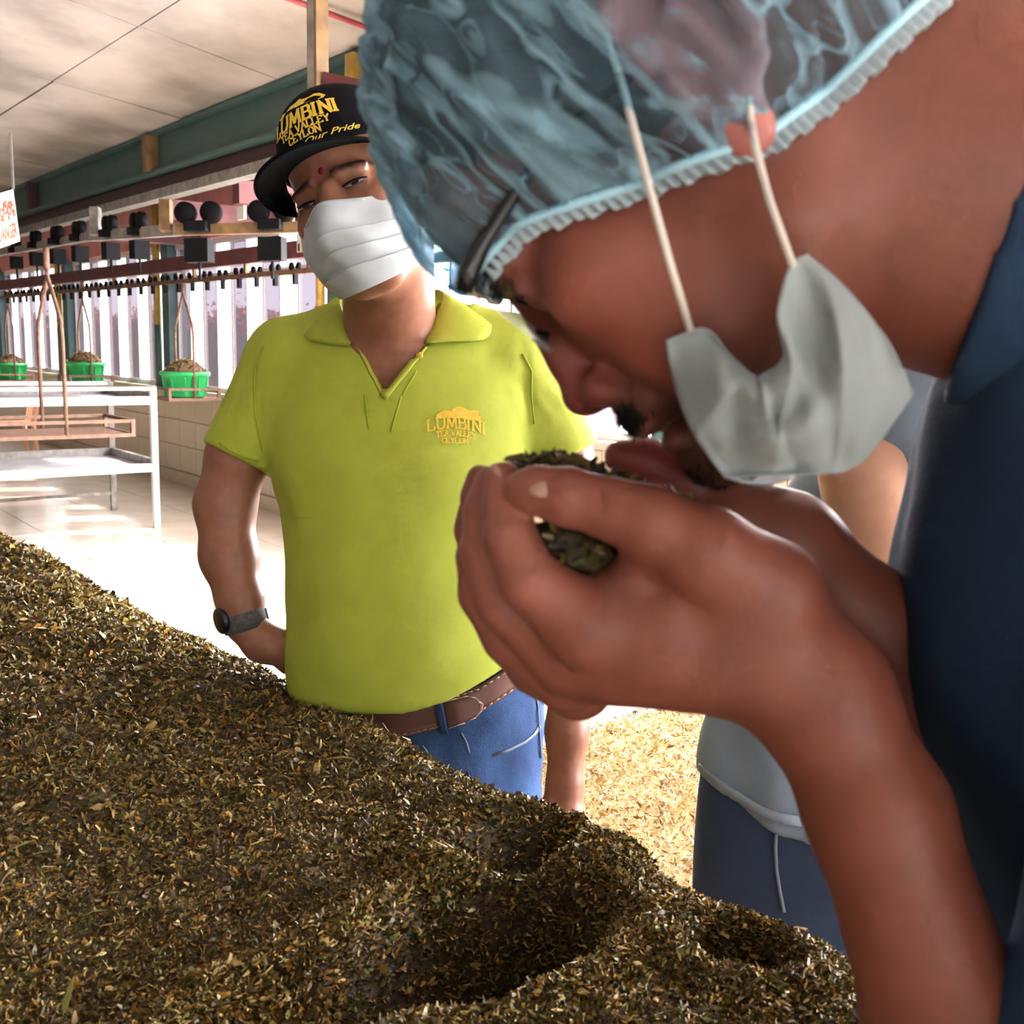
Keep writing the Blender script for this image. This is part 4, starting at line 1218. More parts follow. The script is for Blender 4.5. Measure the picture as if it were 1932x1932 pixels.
# thumb nail and finger nails
M_nail = mat('nail', (.40, .22, .17), .2, coat=.4)
def nail(px, py, pz, ax, up_, w, l_):
    c = lw(px, py, pz, DA)
    bm = bmesh.new(); bmesh.ops.create_uvsphere(bm, u_segments=14, v_segments=8, radius=1)
    a = np.asarray(ax, float); a /= np.linalg.norm(a); u = np.asarray(up_, float); u -= a * (u @ a); u /= np.linalg.norm(u); s2 = np.cross(a, u)
    to = lambda v: v[0] * RT - v[1] * UP + v[2] * FW
    a, u, s2 = to(a), to(u), to(s2)
    for v in bm.verts:
        q = np.array(v.co); v.co = Vector(c + a * q[0] * l_ + s2 * q[1] * w + u * (q[2] * .0014 - .0016 * q[1] ** 2))
    me = bpy.data.meshes.new('nail'); bm.to_mesh(me); bm.free()
    o = link('nail', me, M_nail, A_root, True)
nail(1038, 908, -118, (-.75, .42, -.1), (-.25, -.55, -.75), .0060, .0095)
nail(932, 905, -18, (-.1, -.95, .2), (-.95, 0, -.4), .0052, .0070)

# the tea held in the cupped hands
handful = empty('tea_handful', lw(1150, 960, 80, DA), 'dark handful of tea leaves held in the cupped hands', 'tea leaves', None, 'stuff')
S = Sdf(DA, (-60, -180, -140), (470, 240, 420), 8)
S.ell((1165, 960, 110), (190, 62, 150), 20, rotm(0, 0, 17))
S.ell((1085, 1035, 20), (95, 48, 70), 30, rotm(0, 0, 17))
S.ell((1040, 900, 120), (75, 45, 110), 30)
S.field(lambda X, Y, Zc: 7 * np.sin(X * .11) * np.cos(Y * .13 + 1) * np.sin(Zc * .10) + 4 * np.sin(X * .27 + Zc * .2) * np.cos(Y * .3))
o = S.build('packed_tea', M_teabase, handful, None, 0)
me = o.data
v = np.empty(len(me.vertices) * 3, np.float32); me.vertices.foreach_get('co', v); v = v.reshape(-1, 3)
nv = np.empty(len(me.vertices) * 3, np.float32); me.vertices.foreach_get('normal', nv); nv = nv.reshape(-1, 3)
g = np.random.default_rng(9); pick = g.integers(0, len(v), 2600)
V, Fc, C = leaves_on(v[pick].astype(float), nv[pick].astype(float), .0062, TEA, 10, .0015, .34, .7)
C = C * .45  # leaves darkened: moist tea, plus shade inside the hands put into the colour
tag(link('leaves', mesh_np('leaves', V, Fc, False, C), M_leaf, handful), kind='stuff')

# mask pulled down under the chin, with its ear loops
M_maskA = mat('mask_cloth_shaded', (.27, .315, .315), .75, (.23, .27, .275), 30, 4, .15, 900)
cols = [((1258, 642, -235), (1275, 735, -225), (1310, 820, -215), (1368, 900, -200)),
        ((1330, 620, -250), (1345, 735, -280), (1370, 825, -265), (1420, 898, -215)),
        ((1376, 668, -270), (1395, 755, -310), (1425, 838, -290), (1474, 896, -225)),
        ((1423, 708, -297), (1440, 776, -330), (1472, 843, -303), (1522, 895, -229)),
        ((1437, 706, -305), (1466, 776, -338), (1505, 842, -307), (1552, 893, -230)),
        ((1478, 672, -330), (1514, 752, -350), (1554, 828, -315), (1596, 888, -230)),
        ((1466, 590, -345), (1545, 690, -370), (1600, 790, -330), (1640, 858, -240)),
        ((1490, 502, -350), (1575, 610, -378), (1645, 720, -330), (1690, 790, -250)),
        ((1522, 479, -340), (1600, 548, -355), (1680, 650, -310), (1723, 745, -255))]
cp = np.array(cols, float)                    # (8, 4, 3)
def crm(p, t):                                # Catmull-Rom along axis 0
    n = len(p); t = t * (n - 1); i = np.clip(t.astype(int), 0, n - 2); u = (t - i)
    q = lambda k: p[np.clip(i + k, 0, n - 1)]
    sh = (len(t),) + (1,) * (p.ndim - 1); u = u.reshape(sh)
    return .5 * (2 * q(0) + (q(1) - q(-1)) * u + (2 * q(-1) - 5 * q(0) + 4 * q(1) - q(2)) * u ** 2 + (3 * q(0) - q(-1) - 3 * q(1) + q(2)) * u ** 3)
uu = np.linspace(0, 1, 70); vv = np.linspace(0, 1, 54)
a = crm(cp, uu)                               # (70, 4, 3)
a = crm(np.swapaxes(a, 0, 1), vv)             # (54, 70, 3)
Vg, Ug = np.meshgrid(vv, uu, indexing='ij')
cz_ = np.abs(np.sin(Ug * 9 + Vg * 4.5)) ** .5 * np.sin(math.pi * Vg) ** .7 * 26
fold = cz_ + 16 * np.sin(Vg * 15 + Ug * 5) * np.clip(np.sin(math.pi * Ug), 0, 1) ** .5 + 14 * np.sin(Ug * 24 + Vg * 6) * Vg * (1 - Vg) * 3 + 4 * np.sin(Ug * 50 + Vg * 9) * (1 - Vg)
a[..., 2] += fold * .9
a[..., 2] -= np.where((Vg < .05) | (Vg > .95) | (Ug < .03), 3.0, 0)
mk = empty('face_mask', lw(1450, 890, -230, DA)); mk.parent = A_root; mk.matrix_parent_inverse = Matrix.Translation(-A_root.location)
mk['label'] = 'grey-white face mask pulled down below the chin'
Gm = np.array([[lw(*p, DA) for p in row] for row in a])
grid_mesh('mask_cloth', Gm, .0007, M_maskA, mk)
# the far half of the mask, tucked under the jaw
bk = a[:, :1].copy()
far = np.concatenate([a[:, 0:1] + np.array([[[t * 130, 15 * math.sin(t * 3), t * 520]]]) for t in np.linspace(0, 1, 16)], 1)
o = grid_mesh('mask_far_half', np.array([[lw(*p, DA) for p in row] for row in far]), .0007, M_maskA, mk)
M_loop = mat('ear_loop', (.66, .62, .56), .7)
for pts in ([(1168, 140, -340), (1182, 190, -350), (1222, 345, -398), (1262, 490, -375), (1302, 622, -262)],
            [(1418, 235, -372), (1428, 290, -402), (1452, 380, -395), (1496, 503, -358)]):
    W_ = [lw(*p, DA) for p in pts]
    o = MB().tube(W_, [.0014] * len(W_), 8).build('ear_loop', M_loop, mk, True)
    # knot where the loop is welded to the cloth
o = MB().tube([lw(1168, 140, -340, DA), lw(1140, 60, -335, DA), lw(1140, -60, -350, DA), lw(1190, -130, -345, DA), lw(1300, -100, -350, DA), lw(1400, 60, -365, DA), lw(1418, 235, -372, DA)], .0013, 8).build('ear_loop', M_loop, mk, True)

# shirt
def smooth_noise(X, Y, Zc, f, ph=0):
    return np.sin(X * f + 1.3 * np.sin(Y * f * .7 + ph)) * np.cos(Y * f * .8 + 1.1 * np.sin(Zc * f + ph)) + .5 * np.sin(Zc * f * 1.4 + X * f * .9)
S = Sdf(DA, (560, -900, -900), (2600, 2300, 1150), 24)
S.loft([(150, 2050, 2700, 260, 300), (330, 1940, 2850, 260, 560), (480, 1882, 2950, 260, 640), (620, 1834, 3000, 260, 660), (720, 1803, 3020, 260, 670), (850, 1770, 3030, 260, 670),
        (950, 1746, 3030, 260, 670), (1100, 1722, 3020, 260, 660), (1180, 1716, 3010, 260, 650), (1290, 1734, 3000, 260, 640), (1400, 1770, 2990, 260, 630),
        (1500, 1808, 2990, 260, 620), (1700, 1860, 3000, 260, 610), (1932, 1905, 3010, 260, 600), (2600, 1950, 3020, 260, 590)], 60)
S.chain([(2115, 600, 0, 300), (2230, 900, 120, 455), (2220, 1200, 200, 485)], 90)
S.chain([(2620, 560, -250, 330), (2300, 1400, -260, 270), (2110, 2050, -240, 235), (2060, 2300, -230, 230)], 70)
S.field(lambda X, Y, Zc: 7 * smooth_noise(X, Y, Zc, .011) + 4 * np.sin(X * .03 + Y * .006 + .02 * Zc))
M_navy = mat('navy_cloth', (.020, .042, .092), .85, (.027, .056, .108), 12, 4, .3, 500, spec=.1)
shirtA = S.build('shirt', M_navy, A_root, None, 2)
# the shirt's neckband, cut slanting round the nape
S = Sdf(DA, (560, -1000, -560), (1700, 300, 700), 16)
S.cone(S.pt(1880, 415, 60), S.pt(2500, 545, 120), 364, 505, 20)
def nb(X, Y, Zc):
    f = np.clip((F + Zc) / F, .80, 1.3); x, y = X / f + 966, Y / f + 966
    return -((x - 1932) * (700 - 330) - (y - 330) * (1795 - 1932)) / math.hypot(370, 137)
S.clip(lambda X, Y, Zc: np.broadcast_to(nb(X, Y, Zc), S.D.shape))
S.build('neckband', M_navy, A_root, None, 1)
# purple lining that shows inside the open shirt front
# trousers and shoes
M_trA = mat('dark_trousers', (.03, .03, .035), .8)
M_shoe = mat('black_shoe', (.012, .012, .012), .4)
hip = lw(2500, 2350, 300, DA)
def legs(root, hipL, hipR, footL, footR, r, matr, shoe, facing):
    for hp_, ft in ((hipL, footL), (hipR, footR)):
        hp_, ft = np.asarray(hp_), np.asarray(ft); kn = (hp_ + ft) / 2 + np.asarray(facing) * .02
        MB().tube([hp_, hp_ * .7 + kn * .3, kn, kn * .4 + ft * .6, ft + Z * .09], [r, r * .98, r * .72, r * .66, r * .62], 18).build('trouser_leg', matr, root, True)
        bm = bmesh.new(); bmesh.ops.create_uvsphere(bm, u_segments=16, v_segments=10, radius=1)
        fx = np.asarray(facing, float); sx = np.cross(fx, Z)
        for v in bm.verts:
            q = np.array(v.co); zz = max(q[2], -.75)
            v.co = Vector(ft + fx * (.05 + q[0] * .135) + sx * q[1] * .048 + Z * (.045 + zz * .06 * (1 - .35 * max(q[0], 0))))
        me = bpy.data.meshes.new('shoe'); bm.to_mesh(me); bm.free()
        link('shoe', me, shoe, root, True)
fxA = np.array([-.9, .43, 0]); sxA = np.cross(fxA, Z)
hA = np.array([.40, .33, .98])
legs(A_root, hA + sxA * .1, hA - sxA * .1, np.array([hA[0], hA[1], 0]) + sxA * .12, np.array([hA[0], hA[1], 0]) - sxA * .12, .095, M_trA, M_shoe, fxA)
A_root.location = Vector(A_root.location)

# ================================================================== the man in the lime green polo shirt
DB = 1.43
UB = DB / F
B_root = empty('person', np.append(lw(780, 1400, 120, DB)[:2], 0.0), 'person in a black cap, white mask and lime green polo shirt', 'person')
# ---- skin: head, neck, chest, arms
S = Sdf(DB, (-640, -850, -400), (190, 620, 420), 6.0)
tb = rotm(0, 0, -20)                          # head tilts; face turned slightly to the right of the picture
# head frame: hd down the face, hr to the picture's right, hf out of the face
hd = np.array([.34, .93, .10]); hd /= np.linalg.norm(hd)
hf = np.array([-.33, .24, -.91]); hf -= hd * (hf @ hd); hf /= np.linalg.norm(hf)
hr_ = np.cross(hd, hf); hr_ = hr_ if hr_[0] > 0 else -hr_
MB_ = 1.10 / (UB * 1000)
BO = S.pt(674, 370, -150).astype(float)
BR = np.stack([hr_, hd, hf], 1)
def HB(r, d, f): return (BO + MB_ * (r * hr_ + d * hd + f * hf)).astype(np.float32)
def HBW(r, d, f):
    q = HB(r, d, f); return CAM + UB * (q[0] * RT - q[1] * UP + (F + q[2]) * FW)
def bell(c, r, k=4, op='add'):
    c = HB(*c); r = np.asarray(r, np.float32) * MB_; k = k * MB_
    R = float(r.max()) + k + 3 * S.res
    w = S._win(c - R, c + R)
    if w is None: return
    _, X, Y, Zc = w
    m = BR.T.astype(np.float32)
    x, y, z = X - c[0], Y - c[1], Zc - c[2]
    x, y, z = [m[i, 0] * x + m[i, 1] * y + m[i, 2] * z for i in range(3)]
    k0 = np.sqrt((x / r[0]) ** 2 + (y / r[1]) ** 2 + (z / r[2]) ** 2)
    k1 = np.sqrt((x / r[0] ** 2) ** 2 + (y / r[1] ** 2) ** 2 + (z / r[2] ** 2) ** 2) + 1e-9
    S._put(w, k0 * (k0 - 1) / k1, k, op)
def bcone(a, b, ra, rb, k=4, op='add'): S.cone(HB(*a), HB(*b), ra * MB_, rb * MB_, k * MB_, op)
bell((0, -42, -28), (76, 88, 96), 3)
bell((0, 30, 20), (64, 82, 52), 14)
bell((0, 92, 34), (34, 24, 30), 14)
for s_ in (-1, 1):
    bell((40 * s_, 22, 42), (24, 20, 22), 12)
    bcone((60 * s_, 50, 0), (20 * s_, 100, 34), 15, 16, 14)
    bell((33 * s_, 0, 73), (18, 12, 15), 7, 'sub')
    bell((32 * s_, 1, 55), (15, 12, 12), 3)
    bcone((17 * s_, -15, 70), (48 * s_, -14, 56), 6, 5, 8)
    bcone((20 * s_, -3, 65), (45 * s_, -2, 58), 4, 3.5, 4)
    bell((76 * s_, 8, -14), (9, 30, 19), 5)
    bell((80 * s_, 4, -10), (5, 16, 10), 4, 'sub')
bcone((0, -4, 70), (0, 38, 88), 8, 12, 9)
# neck, chest
S.cone(HB(0, 60, -30), S.pt(738, 700, 75), 84, 88, 40)
S.ell((745, 760, 70), (215, 170, 98), 50)
S.cone(S.pt(560, 680, 70), S.pt(930, 675, 80), 60, 60, 50)
S.chain([(690, 690, 5, 40), (800, 690, 5, 40)], 50)
# his right arm (picture left), hand on the hip
S.chain([(540, 690, 70, 62), (450, 860, 75, 57), (425, 950, 80, 55)], 25)
S.chain([(425, 955, 80, 54), (432, 1050, 70, 51), (452, 1130, 60, 41), (463, 1175, 60, 36)], 25)
S.chain([(463, 1175, 60, 36), (495, 1212, 60, 36), (540, 1225, 60, 36)], 16)
for i_, (dy_, dz_) in enumerate([(-12, -20), (2, -2), (16, 14), (28, 30)]):
    S.chain([(530, 1222 + dy_ * .7, 60 + dz_, 17), (560, 1236 + dy_, 50 + dz_, 15), (590, 1252 + dy_, 40 + dz_, 13)], 4)
S.chain([(490, 1200, 70, 18), (515, 1235, 110, 16), (540, 1260, 135, 13)], 6)
# his left arm (picture right), hanging
S.chain([(970, 690, 90, 62), (1060, 860, 95, 56), (1085, 1030, 80, 52), (1088, 1060, 75, 50)], 25)
S.chain([(1088, 1060, 75, 50), (1082, 1200, 40, 47), (1070, 1380, 10, 38), (1066, 1480, 0, 34)], 25)
S.chain([(1066, 1480, 0, 34), (1062, 1540, -5, 40), (1060, 1560, -5, 38)], 16)
for i_, (dx_, ln) in enumerate([(-26, 60), (-9, 72), (9, 68), (25, 52)]):
    S.chain([(1062 + dx_, 1560, -5, 15), (1062 + dx_ * 1.1, 1560 + ln * .5, 0, 13), (1060 + dx_, 1560 + ln * .85, 8, 11)], 3)
S.chain([(1040, 1510, -15, 17), (1022, 1550, -30, 15), (1020, 1580, -35, 12)], 6)
def skinB(V):
    q = (V - BO) @ BR / MB_
    r, d, f = q[:, 0], q[:, 1], q[:, 2]
    c = np.tile(np.array([.27, .115, .070]), (len(V), 1))
    def mixc(m, col):
        m = np.clip(m, 0, 1)[:, None]; c[:] = c * (1 - m) + np.array(col) * m
    def blob(a, b_, rr):
        qq = ((r - a[0]) / rr[0]) ** 2 + ((d - a[1]) / rr[1]) ** 2 + ((f - a[2]) / rr[2]) ** 2
        return np.clip((1.5 - qq) / .9, 0, 1)
    for s_ in (-1, 1):
        bw = np.clip(1.5 - np.abs(d + 17 - .0035 * (r - 33 * s_) ** 2 * 1.2 + 0) / 3.6, 0, 1) * ((r * s_ > 13) & (r * s_ < 52)) * (f > 25)
        mixc(.92 * bw, (.012, .008, .007))
        mixc(.5 * blob((32 * s_, 3, 68), 0, (18, 9, 14)), (.12, .05, .035))
        ey = np.clip(1.4 - np.abs(d - 3 - .012 * (r - 33 * s_) ** 2 * .5) / 1.5, 0, 1) * (np.abs(r - 33 * s_) < 13) * (f > 25)
        mixc(.95 * ey, (.010, .006, .006))
    mixc(.5 * blob((0, 0, 74), 0, (7, 24, 16)), (.33, .15, .09))
    mixc(.35 * np.clip(1.6 - np.hypot(r + 1, d + 24) / 10, 0, 1) * (f > 40), (.40, .09, .10))
    mixc(.6 * blob((-78, 8, -12), 0, (14, 36, 24)), (.22, .035, .03))
    hairm = np.clip((-f + 18 - np.maximum(d, -60) * .25) / 6, 0, 1) * (d < 34) * (d > -200) * (np.abs(r) < 74)
    mixc(hairm, (.012, .010, .009))
    return c
M_skinB = mat_attr('skin_brown', rough=.42, noise=.12, scale=70, bump=.1, bscale=600, spec=.4)
B_body = S.build('body', M_skinB, B_root, skinB, 1)
bvB = bvh_of(B_body)
# glint of the open eye
def on_face(r, d, lift=.0006):
    o_ = HBW(r, d, 140); t_ = HBW(r, d, 0)
    h_, n_, _, _ = bvB.ray_cast(Vector(o_), Vector(t_ - o_).normalized())
    return np.array(h_) + (o_ - t_) / np.linalg.norm(o_ - t_) * lift
for s_ in (-1, 1):
    e = on_face(33 * s_, 3.2)
    bm = bmesh.new(); bmesh.ops.create_uvsphere(bm, u_segments=16, v_segments=8, radius=1)
    ax = [HBW(1, 0, 0) - HBW(0, 0, 0), HBW(0, 1, 0) - HBW(0, 0, 0), HBW(0, 0, 1) - HBW(0, 0, 0)]
    for v in bm.verts:
        q = np.array(v.co); v.co = Vector(e + ax[0] * q[0] * 11.5 + ax[1] * (q[1] * 1.35 - .004 * (q[0] * 11.5) ** 2) + ax[2] * q[2] * 1.6)
    me = bpy.data.meshes.new('eye'); bm.to_mesh(me); bm.free()
    eo = link('eye', me, mat('eye_shaded', (.34, .30, .28), .3), B_root, True)
    bm = bmesh.new(); bmesh.ops.create_uvsphere(bm, u_segments=14, v_segments=8, radius=1)
    for v in bm.verts:
        q = np.array(v.co); v.co = Vector(e + ax[0] * (q[0] * 5.2 + 2) + ax[1] * q[1] * 1.6 + ax[2] * (q[2] * .8 + 1.4))
    me = bpy.data.meshes.new('iris'); bm.to_mesh(me); bm.free()
    link('iris', me, mat('iris_brown', (.02, .010, .006), .15), eo, True)
    MB().tube([on_face(33 * s_ + x, 1.0 + .012 * (x) ** 2 * .6 - 1.2, .0012) for x in np.linspace(-14, 14, 9)], .0011, 6).build('eyelid_line', M_black, eo, True)

bd = on_face(1, -24, .0004); _bn = HBW(0, 0, 1) - HBW(0, 0, 0)
MB().lathe([(0, .0009), (.0036, .0008), (.0044, .0)], bd, 18, _bn).build('forehead_mark', mat('vermilion_mark', (.22, .004, .015), .6), B_root, True)

# ---- polo shirt
S = Sdf(DB, (-620, -420, -250), (200, 470, 420), 6.0)
S.loft([(600, 640, 850, 70, 60), (640, 560, 950, 72, 112), (700, 505, 1000, 74, 132), (780, 492, 1012, 68, 144), (880, 500, 1004, 60, 150), (960, 526, 992, 55, 152),
        (1050, 538, 985, 52, 160), (1150, 540, 990, 50, 170), (1230, 538, 1000, 52, 172), (1300, 545, 1010, 55, 165), (1345, 560, 1015, 60, 158)], 30)
S.cone(S.pt(640, 622, 60), S.pt(540, 668, 70), 52, 66, 45)
S.cone(S.pt(835, 615, 60), S.pt(965, 655, 80), 52, 66, 45)
# sleeves
S.chain([(540, 690, 72, 76), (455, 855, 76, 72)], 38)
S.chain([(965, 690, 88, 78), (1062, 862, 96, 74)], 38)
def hem_left(X, Y, Zc):                       # sleeve ends: cut square to each arm
    f = (F + 76) / F
    a = np.array([540, 690]); b = np.array([452, 870]); d = (b - a) / np.linalg.norm(b - a)
    q = ((X / f + 966) - b[0]) * d[0] + ((Y / f + 966) - b[1]) * d[1] - .12 * (Zc - 76)
    return np.where(X / f + 966 < 520, q, -50.)
S.clip(lambda X, Y, Zc: np.broadcast_to(hem_left(X, Y, Zc), S.D.shape))
def hem_right(X, Y, Zc):
    f = (F + 96) / F
    a = np.array([965, 690]); b = np.array([1068, 868]); d = (b - a) / np.linalg.norm(b - a)
    q = ((X / f + 966) - b[0]) * d[0] + ((Y / f + 966) - b[1]) * d[1]
    return np.where(X / f + 966 > 1008, q, -50.)
S.clip(lambda X, Y, Zc: np.broadcast_to(hem_right(X, Y, Zc), S.D.shape))
# waist hem: rises to the picture's right
S.clip(lambda X, Y, Zc: np.broadcast_to((Y + 966) - np.interp(X + 966, [500, 700, 770, 850, 985, 1060], [1330, 1332, 1326, 1307, 1236, 1215]) + 0 * Zc, S.D.shape))
# open placket
def vneck(X, Y, Zc):
    f = (F - 60) / F
    x, y = X / f + 966, Y / f + 966
    e1 = (x - 655) * (745 - 600) - (y - 600) * (722 - 655)         # left edge, inside when > 0
    e2 = (835 - x) * (745 - 610) - (y - 610) * (835 - 722)
    e1 = e1 / math.hypot(145, 67); e2 = e2 / math.hypot(135, 113)
    ins = np.minimum(e1, e2)
    return np.where((Zc < 70), ins, -60.)
S.clip(lambda X, Y, Zc: np.broadcast_to(vneck(X, Y, Zc), S.D.shape))
# neck hole
S.cone(HB(0, 40, -30), S.pt(738, 590, 35), 94, 96, 6, 'sub')
def folds(X, Y, Zc):
    x, y = X + 966, Y + 966
    d = 0 * (X + Y + Zc)
    for (x0, y0, x1, y1, w, a) in [(1005, 850, 940, 960, 16, 5), (1000, 815, 985, 640, 12, 4.5), (990, 880, 900, 1010, 20, 4), (500, 880, 560, 1010, 22, 4), (492, 815, 480, 680, 9, 2.5),
                                   (760, 1290, 950, 1190, 26, 4), (560, 1230, 600, 1060, 26, 4), (540, 1180, 660, 1130, 24, 3), (730, 770, 742, 815, 7, 2), (965, 700, 1030, 800, 14, 4), (1000, 720, 1060, 780, 12, 3),
                                   (470, 700, 430, 800, 12, 2.5), (560, 620, 520, 700, 12, 2.0), (620, 900, 600, 1050, 40, 4)]:
        L2 = (x1 - x0) ** 2 + (y1 - y0) ** 2
        t = np.clip(((x - x0) * (x1 - x0) + (y - y0) * (y1 - y0)) / L2, 0, 1)
        q = np.hypot(x - x0 - t * (x1 - x0), y - y0 - t * (y1 - y0))
        d = d + a * np.exp(-(q / w) ** 2) * np.sin(math.pi * np.clip(t * .8 + .1, 0, 1)) * (Zc < 80)
    return d + 1.2 * np.sin(x * .035 + 1.4 * np.sin(y * .017)) * np.cos(y * .021)
S.field(folds)
M_lime = mat('lime_pique', (.40, .475, .045), .78, (.36, .43, .038), 30, 4, .35, 1400)
shirtB = S.build('polo_shirt', M_lime, B_root, None, 1)
shirtB['label'] = 'lime green polo shirt with yellow embroidered logo'
bvS = bvh_of(shirtB)
def strip(pxs, w, lift, name, matr, parent, thick=.0012):     # flat band laid on the shirt along pixel points
    pts = [p for p in pxs]
    rows = []
    for k in range(len(pts)):
        a = np.array(pts[max(k - 1, 0)]); b = np.array(pts[min(k + 1, len(pts) - 1)])
        t = (b - a) / np.linalg.norm(b - a); nrm = np.array([-t[1], t[0]])
        r = []
        for e in (-1, 0, 1):
            p = np.array(pts[k]) + nrm * w / 2 * e
            h = drop(bvS, p[0], p[1], lift)
            if h is None: h = drop(bvB, p[0], p[1], lift)
            r.append(h)
        if any(h is None for h in r): continue
        rows.append(r)
    if len(rows) > 1: return grid_mesh(name, np.array(rows), thick, matr, parent)
lin = lambda a, b, n: [(a[0] + (b[0] - a[0]) * t, a[1] + (b[1] - a[1]) * t) for t in np.linspace(0, 1, n)]
M_seam = mat('lime_seam', (.33, .42, .018), .8)
# placket edges and stitch lines
strip(lin((672, 640), (724, 742), 14), 12, .002, 'placket_edge', M_lime, shirtB, .003)
strip(lin((800, 652), (724, 752), 14), 14, .003, 'placket_edge', M_lime, shirtB, .003)
strip(lin((757, 748), (738, 815), 10), 3, .001, 'stitch_line', M_seam, shirtB)
strip(lin((688, 745), (697, 810), 10), 3, .001, 'stitch_line', M_seam, shirtB)
strip(lin((786, 700), (760, 745), 8), 3, .001, 'stitch_line', M_seam, shirtB)
strip([(497, 655), (483, 690), (480, 730), (482, 780), (490, 820), (497, 850)], 3, .0012, 'armhole_seam', M_seam, shirtB)
strip([(985, 668), (1003, 700), (1003, 750), (1008, 800)], 3, .0012, 'armhole_seam', M_seam, shirtB)
strip([(414, 836), (436, 850), (462, 862), (488, 869)], 4, .0012, 'cuff_seam', M_seam, shirtB)
bt = drop(bvS, 792, 672, .002)
if bt is not None:
    MB().lathe([(0, .0022), (.004, .0022), (.0048, .001), (.0048, 0)], bt, 14, -FW).build('button', mat('yellow_button', (.55, .45, .05), .4), shirtB, True)
# collar: two folded leaves round the neck
def collar(pts_in, pts_out, name):
    rows = []
    for (xi, yi, zi), (xo, yo, zo) in zip(pts_in, pts_out):
        rows.append([lw(xi + (xo - xi) * t, yi + (yo - yi) * t, zi + (zo - zi) * t - 10 * math.sin(math.pi * t), DB) for t in np.linspace(0, 1, 7)])
    rows = np.array(rows)
    rr = crm(rows, np.linspace(0, 1, 30))
    return grid_mesh(name, rr, .0035, M_lime, shirtB)
collar([(662, 648, -38), (650, 600, -10), (641, 568, 40), (655, 548, 110), (720, 540, 150)],
       [(656, 652, -50), (580, 640, -18), (585, 610, 30), (620, 580, 120), (715, 575, 175)], 'collar_leaf')
collar([(802, 648, -42), (822, 600, -10), (836, 555, 40), (800, 545, 120), (720, 540, 150)],
       [(812, 645, -56), (914, 640, -26), (916, 600, 40), (830, 580, 130), (715, 575, 175)], 'collar_leaf')

# ---- embroidered logo: stroke letters laid on the cloth
M_gold = mat('gold_thread', (.72, .46, .03), .45, (.80, .58, .06), 300)
GL = {'L': [[(0, 0), (0, 1)], [(0, 0), (.6, 0), (.62, .22)], [(-.12, 1), (.14, 1)], [(-.12, 0), (0, 0)]],
      'U': [[(0, 1), (0, .3), (.12, .05), (.35, 0), (.58, .05), (.7, .3), (.7, 1)], [(-.12, 1), (.12, 1)], [(.58, 1), (.82, 1)]],
      'M': [[(0, 0), (.08, 1), (.42, .15), (.76, 1), (.84, 0)], [(-.1, 0), (.1, 0)], [(.74, 0), (.94, 0)], [(-.02, 1), (.1, 1)], [(.74, 1), (.88, 1)]],
      'B': [[(0, 0), (0, 1), (.4, 1), (.55, .85), (.52, .62), (.36, .53), (0, .53)], [(.36, .53), (.6, .42), (.62, .15), (.45, 0), (0, 0)], [(-.1, 1), (0, 1)], [(-.1, 0), (0, 0)]],
      'I': [[(0, 0), (0, 1)], [(-.14, 1), (.14, 1)], [(-.14, 0), (.14, 0)]],
      'N': [[(0, 0), (0, 1), (.68, 0), (.68, 1)], [(-.12, 0), (.12, 0)], [(-.12, 1), (.05, 1)], [(.56, 1), (.8, 1)]],
      'T': [[(.35, 0), (.35, 1)], [(0, .85), (0, 1), (.7, 1), (.7, .85)], [(.22, 0), (.48, 0)]],
      'E': [[(.6, .15), (.6, 0), (0, 0), (0, 1), (.58, 1), (.58, .85)], [(0, .52), (.4, .52)]],
      'A': [[(0, 0), (.36, 1), (.72, 0)], [(.14, .36), (.58, .36)], [(-.1, 0), (.12, 0)], [(.6, 0), (.84, 0)]],
      'V': [[(0, 1), (.36, 0), (.72, 1)], [(-.1, 1), (.12, 1)], [(.6, 1), (.84, 1)]],
      'Y': [[(0, 1), (.35, .5), (.7, 1)], [(.35, .5), (.35, 0)], [(.22, 0), (.48, 0)]],
      'C': [[(.66, .8), (.5, .97), (.3, 1), (.08, .85), (0, .5), (.08, .15), (.3, 0), (.5, .03), (.66, .2)]],
      'O': [[(.35, 1), (.1, .88), (0, .5), (.1, .12), (.35, 0), (.6, .12), (.7, .5), (.6, .88), (.35, 1)]]}
GW = {'I': .46, 'L': .88, 'M': 1.16, ' ': .5, 'U': 1.02, 'B': .88, 'N': 1.02, 'E': .86, 'T': .96, 'A': 1.0, 'V': 1.0, 'Y': .94, 'C': .92, 'O': .96}
def stroke_text(txt):                         # -> list of (letter position, polylines) in a unit-height line
    x = 0; out = []
    for ch_ in txt:
        if ch_ != ' ': out += [[(x + a + .12, b) for a, b in pl] for pl in GL[ch_]]
        x += GW.get(ch_, .98)
    return out, x - .15
def lay_text(txt, place, h, wpx, parent, name, matr, ribbon=.16):
    """place(u, v) -> world point; u, v in letter heights. Flat ribbons, one mesh for the line of lettering"""
    pls, wid = stroke_text(txt)
    m = MB()
    for pl in pls:
        pl = [np.array(p, float) for p in pl]
        for a, b in zip(pl[:-1], pl[1:]):
            t = b - a; ln = np.linalg.norm(t)
            if ln < 1e-6: continue
            t /= ln; thick_ = ribbon * (1.25 if abs(t[1]) > .6 else .75); nrm = np.array([-t[1], t[0]]) * thick_ / 2
            a2, b2 = a - t * thick_ * .3, b + t * thick_ * .3
            q = [place(*(p), wid) for p in (a2 - nrm, b2 - nrm, b2 + nrm, a2 + nrm)]
            if any(z_ is None for z_ in q): continue
            m.add(q, [(0, 1, 2, 3)])
    return m.build(name, matr, parent) if m.v else None
logo = empty('embroidered_logo', drop(bvS, 862, 815, .001)); logo.parent = shirtB
